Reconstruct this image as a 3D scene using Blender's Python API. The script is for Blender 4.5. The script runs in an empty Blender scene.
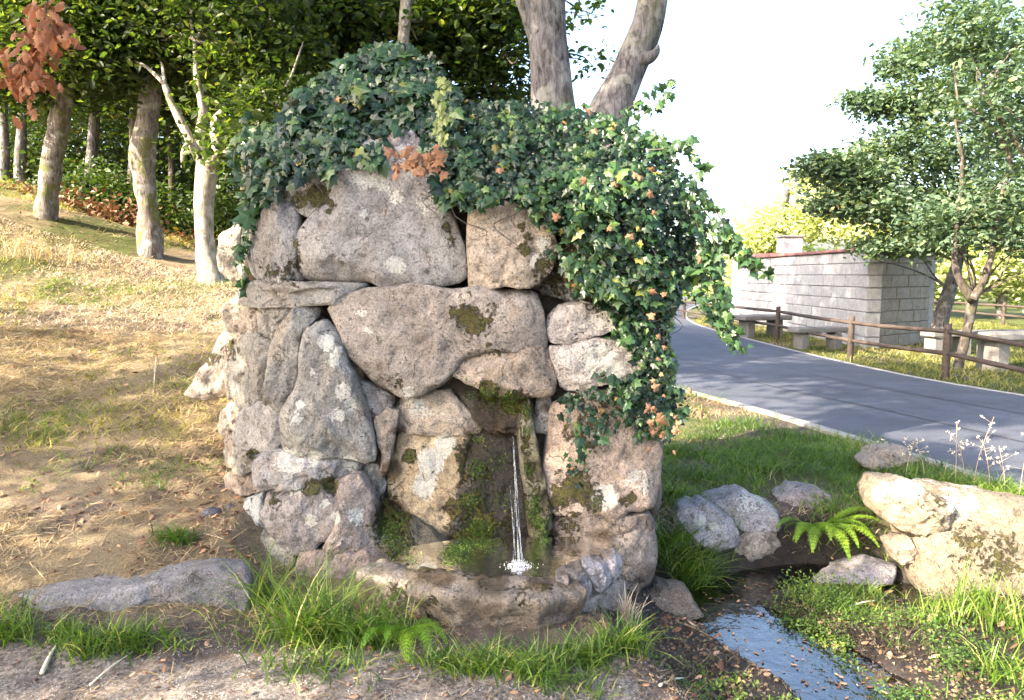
import bpy, math, random
import numpy as np
from mathutils import Vector
R = math.radians
sc = bpy.context.scene
COL = sc.collection
rng = np.random.default_rng(7)
random.seed(7)

# ------------------------------------------------------------------ camera
FPX, CX, CY, PITCH, CAMZ = 740.0, 512.0, 350.0, R(5.8), 1.6
cam = bpy.data.cameras.new('camera'); co = bpy.data.objects.new('camera', cam); COL.objects.link(co)
cam.sensor_width = 36; cam.lens = FPX / 1024 * 36; cam.clip_end = 3000; cam.clip_start = 0.05
co.location = (0, 0, CAMZ); co.rotation_euler = (math.pi / 2 - PITCH, 0, 0)
sc.camera = co
# ------------------------------------------------------------------ sky, sun, exposure
SUN_AZ, SUN_EL = R(240), R(31)       # compass: 0 = +Y, clockwise; 240 = left and a little behind the camera
w = bpy.data.worlds.new('World'); sc.world = w; w.use_nodes = True
nt = w.node_tree; bg = nt.nodes['Background']
sky = nt.nodes.new('ShaderNodeTexSky'); sky.sky_type = 'NISHITA'; sky.sun_disc = False
sky.sun_elevation = SUN_EL; sky.sun_rotation = SUN_AZ
sky.air_density = 1.0; sky.dust_density = 4.5; sky.ozone_density = 1.0
nt.links.new(sky.outputs[0], bg.inputs[0]); bg.inputs[1].default_value = 0.15
sl = bpy.data.lights.new('sun', 'SUN'); so = bpy.data.objects.new('sun', sl); COL.objects.link(so)
sl.energy = 4.8; sl.angle = R(0.6); sl.color = (1.0, 0.86, 0.66)
sd = Vector((math.sin(SUN_AZ) * math.cos(SUN_EL), math.cos(SUN_AZ) * math.cos(SUN_EL), math.sin(SUN_EL)))
so.rotation_euler = sd.to_track_quat('Z', 'Y').to_euler(); so.location = (0, 0, 20)
sc.view_settings.view_transform = 'Standard'; sc.view_settings.look = 'None'
sc.view_settings.gamma = 1; sc.view_settings.exposure = 2.58
sc.render.resolution_x, sc.render.resolution_y = 1024, 700
sc.cycles.max_bounces = 6; sc.cycles.transparent_max_bounces = 6

# ------------------------------------------------------------------ helpers
cp, sp_ = math.cos(PITCH), math.sin(PITCH)
def P(px, py, Y):
    u = (px - CX) / FPX; v = (CY - py) / FPX
    dy = cp + v * sp_; dz = -sp_ + v * cp
    t = Y / dy
    return (u * t, Y, CAMZ + dz * t)
def G(px, py, z=0.0):
    u = (px - CX) / FPX; v = (CY - py) / FPX
    dy = cp + v * sp_; dz = -sp_ + v * cp
    t = (z - CAMZ) / dz
    return (u * t, dy * t)
def proj(p):
    x, y, z = p[:, 0], p[:, 1], p[:, 2] - CAMZ
    d = y * cp - z * sp_; up = y * sp_ + z * cp
    return CX + FPX * x / d, CY - FPX * up / d
def sstep(a, b, x):
    t = np.clip((x - a) / (b - a), 0, 1); return t * t * (3 - 2 * t)
def hsh(i, j, k, s):
    n = (i * 374761393 + j * 668265263 + k * 1274126177 + s * 974634777) & 0xffffffff
    n = ((n ^ (n >> 13)) * 1274126177) & 0xffffffff
    n = n ^ (n >> 16)
    return (n & 0xffff) / 65535.0
def vn(p, s=0):
    f = np.floor(p).astype(np.int64); t = p - f; t = t * t * t * (t * (t * 6 - 15) + 10)
    r = 0
    for a in (0, 1):
        wa = t[:, 0] if a else 1 - t[:, 0]
        for b in (0, 1):
            wb = t[:, 1] if b else 1 - t[:, 1]
            for c in (0, 1):
                wc = t[:, 2] if c else 1 - t[:, 2]
                r = r + wa * wb * wc * hsh(f[:, 0] + a, f[:, 1] + b, f[:, 2] + c, s)
    return r * 2 - 1
def fbm(p, sc_, s=0, o=4, g=0.5):
    r = 0; a = 1; q = p * sc_
    for i in range(o):
        r = r + a * vn(q, s + i * 17); a *= g; q = q * 2.03 + 3.1
    return r
def fb2(x, y, sc_, s=0, o=4):
    x = np.asarray(x, float); y = np.asarray(y, float)
    return fbm(np.stack([x.ravel(), y.ravel(), np.zeros(x.size)], 1), sc_, s, o).reshape(x.shape)
def inpoly(x, y, poly):
    c = np.zeros(np.shape(x), bool); n = len(poly)
    for i in range(n):
        x0, y0 = poly[i]; x1, y1 = poly[(i + 1) % n]
        if y0 == y1: continue
        m = ((y0 > y) != (y1 > y)) & (x < (x1 - x0) * (y - y0) / (y1 - y0) + x0)
        c ^= m
    return c
def segd(x, y, a, b):
    dx, dy = b[0] - a[0], b[1] - a[1]
    t = np.clip(((x - a[0]) * dx + (y - a[1]) * dy) / (dx * dx + dy * dy + 1e-12), 0, 1)
    return np.hypot(x - a[0] - t * dx, y - a[1] - t * dy)
def sdpoly(x, y, poly):
    d = np.full(np.shape(x), 1e9)
    for i in range(len(poly)): d = np.minimum(d, segd(x, y, poly[i], poly[(i + 1) % len(poly)]))
    return np.where(inpoly(x, y, poly), -d, d)
def link(name, me, mat=None, parent=None, kind=None, label=None, cat=None, group=None):
    o = bpy.data.objects.new(name, me); COL.objects.link(o)
    if mat is not None and me is not None and not me.materials: me.materials.append(mat)
    if parent is not None: o.parent = parent
    tag(o, label, cat, group, kind); return o
def tag(o, label=None, cat=None, group=None, kind=None):
    if label: o['label'] = label
    if cat: o['category'] = cat
    if group: o['group'] = group
    if kind: o['kind'] = kind
def thing(name, label, cat, group=None, loc=(0, 0, 0)):
    o = bpy.data.objects.new(name, None); COL.objects.link(o); o.location = loc; o.empty_display_size = .1
    tag(o, label, cat, group); return o
def mesh(name, v, f, smooth=True, attrs=None):
    """v (n,3); f (m,k) array of one face size, or list of tuples"""
    me = bpy.data.meshes.new(name)
    v = np.ascontiguousarray(v, dtype=np.float32)
    if isinstance(f, np.ndarray):
        m, k = f.shape
        me.vertices.add(len(v)); me.vertices.foreach_set('co', v.ravel())
        me.loops.add(m * k); me.loops.foreach_set('vertex_index', f.astype(np.int32).ravel())
        me.polygons.add(m); me.polygons.foreach_set('loop_start', np.arange(0, m * k, k, dtype=np.int32))
        me.polygons.foreach_set('loop_total', np.full(m, k, dtype=np.int32))
        me.update(calc_edges=True)
    else:
        me.from_pydata(v.tolist(), [], [tuple(map(int, q)) for q in f]); me.update()
    me.polygons.foreach_set('use_smooth', np.full(len(me.polygons), smooth))
    for k_, a in (attrs or {}).items():
        a = np.asarray(a, dtype=np.float32)
        if a.ndim == 1:
            at = me.attributes.new(k_, 'FLOAT', 'POINT'); at.data.foreach_set('value', a)
        else:
            if a.shape[1] == 3: a = np.concatenate([a, np.ones((len(a), 1), np.float32)], 1)
            at = me.attributes.new(k_, 'FLOAT_COLOR', 'POINT'); at.data.foreach_set('color', np.ascontiguousarray(a).ravel())
    return me
def norm(a): return a / (np.linalg.norm(a, axis=-1, keepdims=True) + 1e-9)
def catmull(pts, n):
    pts = np.array(pts, float); out = []
    m = len(pts)
    d = np.linalg.norm(np.diff(pts, axis=0), axis=1); L = np.concatenate([[0], np.cumsum(d)])
    ts = np.linspace(0, L[-1], n); Dm = np.maximum(d, 1e-9); sl_ = np.diff(pts, axis=0) / Dm[:, None]
    T = np.empty_like(pts); T[0], T[-1] = sl_[0], sl_[-1]
    if m > 2: T[1:-1] = (sl_[:-1] * Dm[1:, None] + sl_[1:] * Dm[:-1, None]) / (Dm[1:] + Dm[:-1])[:, None]
    for t in ts:
        i = min(max(np.searchsorted(L, t, side='right') - 1, 0), m - 2)
        u = (t - L[i]) / Dm[i]; h = Dm[i]; u2, u3 = u * u, u * u * u
        out.append((2 * u3 - 3 * u2 + 1) * pts[i] + (u3 - 2 * u2 + u) * h * T[i] + (3 * u2 - 2 * u3) * pts[i + 1] + (u3 - u2) * h * T[i + 1])
    return np.array(out)
def tube_vf(path, rad, ns=8, n=None, rough=0.0, seed=0, rscale=6.0):
    if n is None: n = len(path) * 3
    pr = catmull(np.concatenate([np.array(path, float), np.array(rad, float).reshape(-1, 1)], 1), n)
    p, r = pr[:, :3], np.maximum(pr[:, 3], 0.0008)
    t = norm(np.gradient(p, axis=0)); ref = np.array([0.31, 0.9, 0.12]); 
    if abs(norm(t.mean(0)) @ norm(ref)) > .9: ref = np.array([0.1, .1, 1.])
    s = norm(np.cross(t, ref)); b = np.cross(t, s)
    a = np.linspace(0, 2 * np.pi, ns, endpoint=False)
    V = p[:, None] + r[:, None, None] * (np.cos(a)[None, :, None] * s[:, None] + np.sin(a)[None, :, None] * b[:, None])
    if rough:
        q = V.reshape(-1, 3); k = fbm(q * np.array([1, 1, .45]), rscale, seed, 4)
        V = p[:, None] + (V - p[:, None]) * (1 + rough * k.reshape(n, ns, 1))
    V = V.reshape(-1, 3)
    i = np.arange(n - 1)[:, None] * ns; j = np.arange(ns)[None]; j2 = (j + 1) % ns
    F = np.stack([i + j, i + j2, i + ns + j2, i + ns + j], -1).reshape(-1, 4)
    V = np.concatenate([V, p[:1], p[-1:]]); c0 = len(V) - 2; c1 = len(V) - 1
    jj = np.arange(ns); k2 = (jj + 1) % ns
    F = np.concatenate([F, np.stack([np.full(ns, c0), k2, jj, np.full(ns, c0)], 1)[:, :4],
                        np.stack([np.full(ns, c1), (n - 1) * ns + jj, (n - 1) * ns + k2, np.full(ns, c1)], 1)])
    return V, F
def fixdeg(V, F):   # quads whose last index repeats the first become triangles
    return [tuple(q[:3]) if q[0] == q[3] else tuple(q) for q in F.tolist()]
def tube(name, path, rad, mat, parent=None, ns=8, n=None, rough=0, seed=0, **k):
    V, F = tube_vf(path, rad, ns, n, rough, seed)
    return link(name, mesh(name, V, fixdeg(V, F)), mat, parent, **k)
def joinvf(parts):
    vs, fs, o = [], [], 0
    for v, f in parts:
        vs.append(v); fs.append(np.asarray(f) + o); o += len(v)
    return np.concatenate(vs), np.concatenate(fs)
def scatter_vf(tv, tf, pos, tip, nrm, size, var=None):
    tv = np.array(tv, float); tf = np.array(tf); N = len(pos)
    n = norm(nrm); y = tip - (tip * n).sum(1, keepdims=True) * n; y = norm(y); x = np.cross(y, n)
    size = np.broadcast_to(size, (N,)).reshape(N, 1, 1)
    V = pos[:, None] + size * (tv[None, :, 0:1] * x[:, None] + tv[None, :, 1:2] * y[:, None] + tv[None, :, 2:3] * n[:, None])
    F = tf[None] + (np.arange(N) * len(tv))[:, None, None]
    if var is None: var = rng.random(N)
    return V.reshape(-1, 3), F.reshape(-1, tf.shape[1]), np.repeat(var, len(tv))

# ------------------------------------------------------------------ materials
class M:
    def __init__(s, name):
        s.m = bpy.data.materials.new(name); s.m.use_nodes = True; s.t = s.m.node_tree; s.N = s.t.nodes; s.L = s.t.links
        s.b = s.N['Principled BSDF']; s.out = s.N['Material Output']
    def n(s, ty, **k):
        nd = s.N.new(ty)
        for a, b in k.items():
            if a.startswith('i_'):
                key = a[2:]; key = int(key) if key.isdigit() else key.replace('_', ' ')
                s.put(nd.inputs[key], b)
            else: setattr(nd, a, b)
        return nd
    def put(s, sock, v):
        if isinstance(v, bpy.types.NodeSocket): s.L.new(v, sock)
        elif isinstance(v, tuple) and len(v) == 3 and sock.type == 'RGBA': sock.default_value = (*v, 1)
        else: sock.default_value = v
    def noise(s, scale, detail=4, vec=None, rough=.55, dist=0):
        nd = s.n('ShaderNodeTexNoise'); nd.inputs['Scale'].default_value = scale; nd.inputs['Detail'].default_value = detail
        nd.inputs['Roughness'].default_value = rough; nd.inputs['Distortion'].default_value = dist
        if vec is not None: s.L.new(vec, nd.inputs['Vector'])
        return nd.outputs['Fac']
    def ramp(s, fac, stops, interp='LINEAR'):
        nd = s.n('ShaderNodeValToRGB'); e = nd.color_ramp.elements; nd.color_ramp.interpolation = interp
        while len(e) < len(stops): e.new(.5)
        for k, (p, c) in enumerate(stops):
            e[k].position = p; e[k].color = (*c, 1) if isinstance(c, tuple) else (c, c, c, 1)
        s.L.new(fac, nd.inputs[0]); return nd.outputs[0]
    def mix(s, f, a, b, mode='MIX'):
        nd = s.n('ShaderNodeMix', data_type='RGBA', blend_type=mode)
        s.put(nd.inputs[0], f); s.put(nd.inputs[6], a); s.put(nd.inputs[7], b); return nd.outputs[2]
    def math(s, op, a, b=0.5, c=None, clamp=False):
        nd = s.n('ShaderNodeMath', operation=op, use_clamp=clamp)
        s.put(nd.inputs[0], a); s.put(nd.inputs[1], b)
        if c is not None: s.put(nd.inputs[2], c)
        return nd.outputs[0]
    def attr(s, name, out='Fac'):
        return s.n('ShaderNodeAttribute', attribute_name=name).outputs[out]
    def sep(s, c):
        nd = s.n('ShaderNodeSeparateColor'); s.L.new(c, nd.inputs[0]); return nd.outputs
    def bump(s, h, dist=.01, strength=1.0, prev=None):
        nd = s.n('ShaderNodeBump'); nd.inputs['Distance'].default_value = dist; nd.inputs['Strength'].default_value = strength
        s.L.new(h, nd.inputs['Height'])
        if prev is not None: s.L.new(prev, nd.inputs['Normal'])
        return nd.outputs[0]
    def pos(s): return s.n('ShaderNodeNewGeometry').outputs['Position']
    def objpos(s, k=30.0):
        rnd = s.n('ShaderNodeObjectInfo').outputs['Random']
        v = s.n('ShaderNodeVectorMath', operation='ADD'); s.L.new(s.pos(), v.inputs[0])
        c = s.n('ShaderNodeCombineXYZ'); m = s.math('MULTIPLY', rnd, k)
        for i in range(3): s.L.new(m, c.inputs[i])
        s.L.new(c.outputs[0], v.inputs[1]); return v.outputs[0]
    def stretch(s, v, sx, sy, sz):
        nd = s.n('ShaderNodeMapping'); s.L.new(v, nd.inputs['Vector']); nd.inputs['Scale'].default_value = (sx, sy, sz); return nd.outputs[0]
    def set(s, col=None, rough=None, nrm=None, spec=None):
        if col is not None: s.put(s.b.inputs['Base Color'], col)
        if rough is not None: s.put(s.b.inputs['Roughness'], rough)
        if nrm is not None: s.L.new(nrm, s.b.inputs['Normal'])
        if spec is not None: s.b.inputs['Specular IOR Level'].default_value = spec
        return s.m

def granite_mat():
    a = M('granite'); v = a.objpos(); oc = a.n('ShaderNodeObjectInfo').outputs['Color']
    big = a.noise(2.6, 6, v, .6, .4); mid = a.noise(14, 6, v, .65); fine = a.noise(90, 4, v, .7); grain = a.noise(260, 2, v, .7)
    c = a.mix(1.0, oc, a.ramp(big, [(.3, (.62, .57, .54)), (.5, (.95, .93, .95)), (.72, (1.22, 1.17, 1.12))]), 'MULTIPLY')
    c = a.mix(1.0, c, a.ramp(mid, [(.3, .45), (.46, .92), (.75, 1.4)]), 'MULTIPLY')
    c = a.mix(1.0, c, a.ramp(fine, [(.34, .42), (.46, .97), (.66, 1.38)]), 'MULTIPLY')
    c = a.mix(a.ramp(grain, [(.56, .0), (.68, .45)]), c, (.58, .565, .53))
    # ochre staining
    st = a.noise(5.5, 5, a.stretch(v, 1, 1, .5), .6, .6)
    c = a.mix(a.ramp(st, [(.55, 0.), (.75, .45)]), c, (.30, .20, .10))
    # dark biological crust
    dk = a.noise(20, 7, v, .75, .3)
    c = a.mix(a.ramp(dk, [(.56, 0.), (.62, .75)]), c, (.06, .055, .045))
    # pale lichen: natural plus placed
    p = a.sep(a.attr('paint', 'Color'))
    ln = a.noise(11, 3, v, .5, .2); le = a.noise(45, 5, v, .7)
    lf = a.math('ADD', a.math('MULTIPLY', p[1], .95), a.math('ADD', a.math('MULTIPLY', a.math('SUBTRACT', le, .5), 1.9), a.math('MULTIPLY', a.math('SUBTRACT', ln, .5), .9)))
    lm = a.ramp(lf, [(.40, 0.), (.56, .75)])
    c = a.mix(lm, c, a.mix(a.ramp(fine, [(.3, 0.), (.7, 1.)]), (.36, .36, .33), (.68, .66, .60)))
    cv = a.n('ShaderNodeTexVoronoi', feature='DISTANCE_TO_EDGE', i_Scale=3.2); vm = a.n('ShaderNodeVectorMath', operation='ADD'); a.L.new(v, vm.inputs[0]); nz = a.n('ShaderNodeTexNoise', i_Scale=5.0, i_Detail=5.0); a.L.new(v, nz.inputs['Vector']); vs_ = a.n('ShaderNodeVectorMath', operation='SCALE'); a.L.new(nz.outputs['Color'], vs_.inputs[0]); vs_.inputs['Scale'].default_value = .35; a.L.new(vs_.outputs[0], vm.inputs[1]); a.L.new(vm.outputs[0], cv.inputs['Vector'])
    crk = a.math('MULTIPLY', a.ramp(cv.outputs['Distance'], [(.0, 1.), (.011, 0.)]), a.ramp(st, [(.50, 0.), (.60, 1.)]))
    c = a.mix(a.math('MULTIPLY', crk, .40), c, (.04, .034, .028))
    # wet
    wf = a.ramp(a.math('ADD', p[2], a.math('MULTIPLY', a.math('SUBTRACT', mid, .5), .8)), [(.3, 0.), (.7, 1.)])
    c = a.mix(wf, c, a.mix(1., c, (.33, .29, .24), 'MULTIPLY'))
    # moss
    mf = a.math('ADD', a.math('MULTIPLY', p[0], .72), a.math('ADD', a.math('MULTIPLY', a.math('SUBTRACT', mid, .5), 1.7), a.math('MULTIPLY', a.math('SUBTRACT', le, .5), 2.0)))
    mm = a.ramp(mf, [(.40, 0.), (.62, .9)])
    mossc = a.mix(a.ramp(a.noise(60, 4, v, .7), [(.35, 0.), (.65, 1.)]), (.035, .045, .012), (.15, .15, .03))
    mossc = a.mix(a.ramp(big, [(.4, 0.), (.6, .6)]), mossc, (.16, .11, .02))
    c = a.mix(mm, c, mossc)
    n1 = a.bump(a.math('SUBTRACT', mid, a.math('MULTIPLY', crk, .5)), .035, 1.); n2 = a.bump(fine, .012, 1., n1); n3 = a.bump(a.math('MULTIPLY', mm, le), .02, 1., n2)
    rg = a.mix(wf, (.88, .88, .88), (.3, .3, .3))
    return a.set(c, a.sep(rg)[0], n3, .35)
def leaf_mat(name, stops, trans=.35, rough=.45, spec=.4, tcol=None):
    a = M(name); var = a.attr('var'); c = a.ramp(var, stops)
    c = a.mix(1., c, a.ramp(a.noise(35, 3, a.pos()), [(.3, .8), (.7, 1.2)]), 'MULTIPLY')
    a.set(c, rough, None, spec)
    tr = a.n('ShaderNodeBsdfTranslucent'); a.L.new(a.mix(1., c, tcol or (1.5, 1.6, .6), 'MULTIPLY'), tr.inputs[0])
    mx = a.n('ShaderNodeMixShader'); mx.inputs[0].default_value = trans
    a.L.new(a.b.outputs[0], mx.inputs[1]); a.L.new(tr.outputs[0], mx.inputs[2]); a.L.new(mx.outputs[0], a.out.inputs[0]); return a.m
def objleaf_mat(name, stops, trans=.3, rough=.4, spec=.5):
    m = leaf_mat(name, stops, trans, rough, spec); return m
def bark_mat(name, c0, c1, moss=0.0, lich=.3):
    a = M(name); v = a.objpos(); s = a.stretch(v, 1, 1, .3)
    f = a.noise(28, 6, s, .7, .5); g = a.noise(7, 4, v); h = a.noise(90, 3, s)
    c = a.mix(a.ramp(f, [(.35, 0.), (.62, 1.)]), c0, c1)
    c = a.mix(a.ramp(g, [(.52, 0.), (.62, lich)]), c, (.42, .42, .38))
    if moss: c = a.mix(a.ramp(a.noise(4, 5, v, .7), [(.5, 0.), (.62, moss)]), c, (.10, .11, .02))
    n1 = a.bump(f, .03, .9); n2 = a.bump(h, .006, .6, n1)
    return a.set(c, .9, n2, .2)
def simple_mat(name, c0, c1, scale=12, rough=.8, bump=.01, spec=.3, stretch=None):
    a = M(name); v = a.objpos()
    if stretch: v = a.stretch(v, *stretch)
    f = a.noise(scale, 6, v, .65); c = a.mix(a.ramp(f, [(.3, 0.), (.7, 1.)]), c0, c1)
    g = a.noise(scale * 7, 4, v, .6); c = a.mix(1., c, a.ramp(g, [(.3, .75), (.7, 1.2)]), 'MULTIPLY')
    return a.set(c, rough, a.bump(g, bump * .4, .7, a.bump(f, bump, .8)), spec)
def ground_mat():
    a = M('ground_soil'); v = a.pos(); p = a.sep(a.attr('paint', 'Color')); p2 = a.sep(a.attr('paint2', 'Color'))
    n1 = a.noise(3.5, 6, v, .65); n2 = a.noise(17, 8, v, .8); n3 = a.noise(110, 4, v, .7); n4 = a.noise(400, 2, v)
    soil = a.mix(a.ramp(n2, [(.3, 0.), (.7, 1.)]), (.065, .052, .045), (.20, .16, .142))
    straw = a.mix(a.ramp(n3, [(.35, 0.), (.6, 1.)]), (.15, .115, .075), (.38, .30, .18))
    c = a.mix(a.ramp(a.math('ADD', a.math('MULTIPLY', p[0], .6), a.math('MULTIPLY', n2, .6)), [(.42, 0.), (.62, 1.)]), soil, straw)
    grass = a.mix(a.ramp(n3, [(.35, 0.), (.65, 1.)]), (.045, .06, .015), (.13, .15, .035))
    c = a.mix(a.ramp(a.math('ADD', p[1], a.math('MULTIPLY', a.math('SUBTRACT', n2, .5), .9)), [(.3, 0.), (.6, 1.)]), c, grass)
    grav = a.mix(a.ramp(a.n('ShaderNodeTexVoronoi', i_Scale=75, i_0=v).outputs['Color'], [(.2, 0.), (.8, 1.)]), (.14, .12, .105), (.36, .315, .28))
    c = a.mix(a.ramp(a.math('ADD', p2[0], a.math('MULTIPLY', a.math('SUBTRACT', n1, .5), .8)), [(.35, 0.), (.65, 1.)]), c, grav)
    mud = a.mix(a.ramp(n2, [(.3, 0.), (.7, 1.)]), (.012, .011, .013), (.07, .058, .05))
    mf = a.ramp(a.math('ADD', p[2], a.math('MULTIPLY', a.math('SUBTRACT', n2, .5), .5)), [(.35, 0.), (.6, 1.)])
    c = a.mix(mf, c, mud)
    c = a.mix(a.ramp(n1, [(.35, 0.), (.6, .7)]), c, a.mix(1., c, (.55, .5, .5), 'MULTIPLY'))
    b = a.bump(n3, .012, .9, a.bump(n2, .04, .9)); r = a.mix(mf, (.95,) * 3, (.42,) * 3)
    return a.set(c, a.sep(r)[0], b, .3)
def road_mat():
    a = M('asphalt'); v = a.pos()
    n = a.noise(260, 3, v, .7); m = a.noise(1.2, 8, v, .75); vo = a.n('ShaderNodeTexVoronoi', i_Scale=140, i_0=v).outputs['Distance']
    c = a.mix(a.ramp(n, [(.35, 0.), (.7, 1.)]), (.036, .040, .056), (.092, .100, .130))
    c = a.mix(1., c, a.ramp(m, [(.3, .65), (.7, 1.35)]), 'MULTIPLY')
    c = a.mix(a.ramp(a.noise(70, 3, v, .8), [(.55, 0.), (.7, .6)]), c, (.15, .15, .17))
    return a.set(c, .75, a.bump(vo, .006, .8), .4)
def water_mat(name, tint, rough=.03, scale=14, h=.004, ior=1.33):
    a = M(name); v = a.pos(); n = a.noise(scale, 3, v, .5)
    a.b.inputs['Transmission Weight'].default_value = 1.0; a.b.inputs['IOR'].default_value = ior
    return a.set(tint, rough, a.bump(n, h, 1.), .5)

GRAN = granite_mat()
seam = simple_mat('road_seam_tar', (.03, .031, .038), (.06, .062, .072), 20, .7, .004)
MT = dict(seam=seam,
    ground=ground_mat(), road=road_mat(),
    kerb=simple_mat('kerb_concrete', (.2, .19, .175), (.34, .33, .31), 18, .9, .006),
    core=simple_mat('dark_joint_earth', (.022, .019, .015), (.085, .072, .055), 18, .95, .03),
    bark_oak=bark_mat('oak_bark', (.055, .045, .038), (.24, .21, .19), .8, .5),
    bark_grey=bark_mat('grey_bark', (.03, .027, .027), (.18, .168, .172), .25, .35),
    bark_pale=bark_mat('pale_bark', (.13, .11, .09), (.42, .38, .32), .5, .5),
    bark_dark=bark_mat('dark_bark', (.025, .02, .018), (.11, .09, .08), .3, .2),
    wood=simple_mat('weathered_rail_wood', (.03, .022, .019), (.095, .072, .06), 14, .8, .006, .3, (1, .12, 1)),
    ashlar=simple_mat('pale_ashlar', (.27, .27, .285), (.42, .41, .42), 9, .9, .008),
    ashlar_w=simple_mat('ochre_ashlar', (.22, .185, .15), (.36, .31, .25), 7, .9, .008),
    tile=simple_mat('red_coping', (.17, .075, .07), (.29, .14, .13), 12, .8, .01),
    table=simple_mat('picnic_granite', (.12, .115, .11), (.22, .21, .20), 30, .8, .004),
    ivy=leaf_mat('ivy_leaf', [(0., (.006, .016, .007)), (.45, (.018, .048, .018)), (.8, (.048, .10, .030)), (.955, (.10, .16, .035)), (.975, (.24, .22, .05)), (1., (.26, .12, .05))], .22, .34, .45),  # darkest greens lowered to carry the shade on the left mound
    ivydry=leaf_mat('dry_ivy_leaf', [(0., (.17, .08, .045)), (1., (.34, .19, .11))], .25, .6, .2, (1.2, 1., .8)),
    oak=leaf_mat('oak_leaf', [(0., (.012, .025, .008)), (.5, (.038, .066, .016)), (.85, (.10, .13, .03)), (1., (.24, .22, .06))], .55),
    oaklit=leaf_mat('oak_leaf_light', [(0., (.04, .08, .015)), (.6, (.10, .17, .03)), (1., (.24, .26, .05))], .5),
    under=leaf_mat('undergrowth_leaf', [(0., (.014, .030, .010)), (.6, (.05, .085, .022)), (.85, (.07, .10, .02)), (1., (.22, .10, .03))], .35),
    maple=leaf_mat('right_tree_hazed_leaf', [(0., (.045, .080, .055)), (.6, (.095, .15, .090)), (.93, (.16, .21, .09)), (1., (.28, .2, .07))], .32),  # lighter leaf tones stand in for haze over the right trees
    yellow=leaf_mat('sunlit_leaf', [(0., (.28, .31, .17)), (.6, (.44, .46, .28)), (1., (.56, .56, .38))], .5),  # leaf colours paled to carry the backlit glow
    grass=leaf_mat('grass_blade', [(0., (.035, .075, .012)), (.5, (.085, .16, .022)), (.8, (.17, .25, .04)), (1., (.40, .34, .14))], .45, .4, .4),
    hill=leaf_mat('hillside_grass', [(0., (.08, .10, .025)), (.5, (.17, .18, .05)), (.75, (.35, .30, .12)), (1., (.45, .38, .2))], .4, .6, .2),
    straw=leaf_mat('dry_straw', [(0., (.15, .11, .065)), (.5, (.34, .26, .15)), (1., (.54, .44, .28))], .25, .7, .2, (1.2, 1.1, .8)),
    pale=leaf_mat('bleached_and_sunlit_grass', [(0., (.42, .34, .24)), (1., (.62, .54, .42))], .25, .7, .2, (1.1, 1., .9)),
    litter=leaf_mat('dead_leaf', [(0., (.07, .035, .025)), (.6, (.22, .12, .07)), (1., (.42, .27, .17))], .15, .7, .2, (1.2, .9, .6)),
    deadoak=leaf_mat('withered_oak_leaf', [(0., (.13, .06, .03)), (.6, (.26, .12, .06)), (1., (.40, .21, .12))], .4, .6, .2, (1.4, .9, .6)),
    fern=leaf_mat('fern_frond', [(0., (.10, .22, .02)), (1., (.28, .42, .04))], .5, .5, .3),
    fern2=leaf_mat('bank_fern_frond', [(0., (.10, .20, .02)), (1., (.25, .38, .04))], .45, .5, .3),
    moss=leaf_mat('moss_tuft', [(0., (.012, .03, .008)), (.6, (.04, .09, .015)), (1., (.13, .19, .03))], .25, .6, .2),
    cress=leaf_mat('streamside_leaf', [(0., (.022, .045, .012)), (.6, (.075, .14, .025)), (.93, (.17, .24, .045)), (1., (.25, .18, .07))], .4, .4, .4),
    mudveg=leaf_mat('muddy_stalk', [(0., (.02, .016, .012)), (.6, (.075, .055, .035)), (1., (.17, .13, .08))], .1, .6, .4, (1., .9, .7)),
    water=water_mat('stream_water', (.62, .60, .50), .05, 11, .006, 2.3), bwater=water_mat('basin_water', (.72, .68, .50), .03, 22, .004),
)
a = M('falling_water'); a.set((.9, .94, 1.), .12, a.bump(a.noise(60, 3, a.stretch(a.pos(), 1, 1, .15)), .02, 1.), .8)
a.b.inputs['Transmission Weight'].default_value = .85; a.b.inputs['IOR'].default_value = 1.33; MT['fall'] = a.m
a = M('foam'); a.set((.85, .88, .92), .35); MT['foam'] = a.m
a = M('seed_head'); a.set((.55, .50, .38), .8); MT['seed'] = a.m
a = M('slate_chip'); a.set(a.mix(a.noise(30, 4, a.pos()), (.05, .05, .07), (.16, .16, .19)), .7); MT['slate'] = a.m

# ------------------------------------------------------------------ terrain
def gp(*pts, z=0.): return [G(px, py, z) for px, py in pts]
LOWPOLY = gp((648, 588), (690, 570), (745, 552), (800, 545), (870, 552), (905, 566), (960, 572), (1060, 580), (1300, 600), (1300, 800), (850, 860), (760, 760), (690, 700), (640, 650), (622, 618), z=-.2)
CREEK = [G(655, 585, -.3), G(700, 596, -.3), G(752, 622, -.3), G(800, 652, -.3), G(850, 690, -.3), G(905, 745, -.3), G(960, 800, -.3)]
CREEK2 = [G(690, 590, -.3), G(760, 578, -.3), G(820, 572, -.3), G(880, 575, -.3), G(915, 592, -.3)]
NEAR_EDGE = [(5.6, 1.0), (4.9, 3.0)] + gp((1024, 490), (900, 452), (780, 416), (665, 385)) + [(1.85, 14), (2.0, 20), (3.2, 30), (6, 42), (14, 60)]
FAR_EDGE = [(9.5, 1.0), (8.2, 5.0), (7.1, 8.6)] + [(6.35, 11.0), (6.0, 14), (5.85, 18), (5.95, 24), (7.5, 32), (11, 42), (20, 58)]
ROADPOLY = NEAR_EDGE + FAR_EDGE[::-1]
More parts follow.
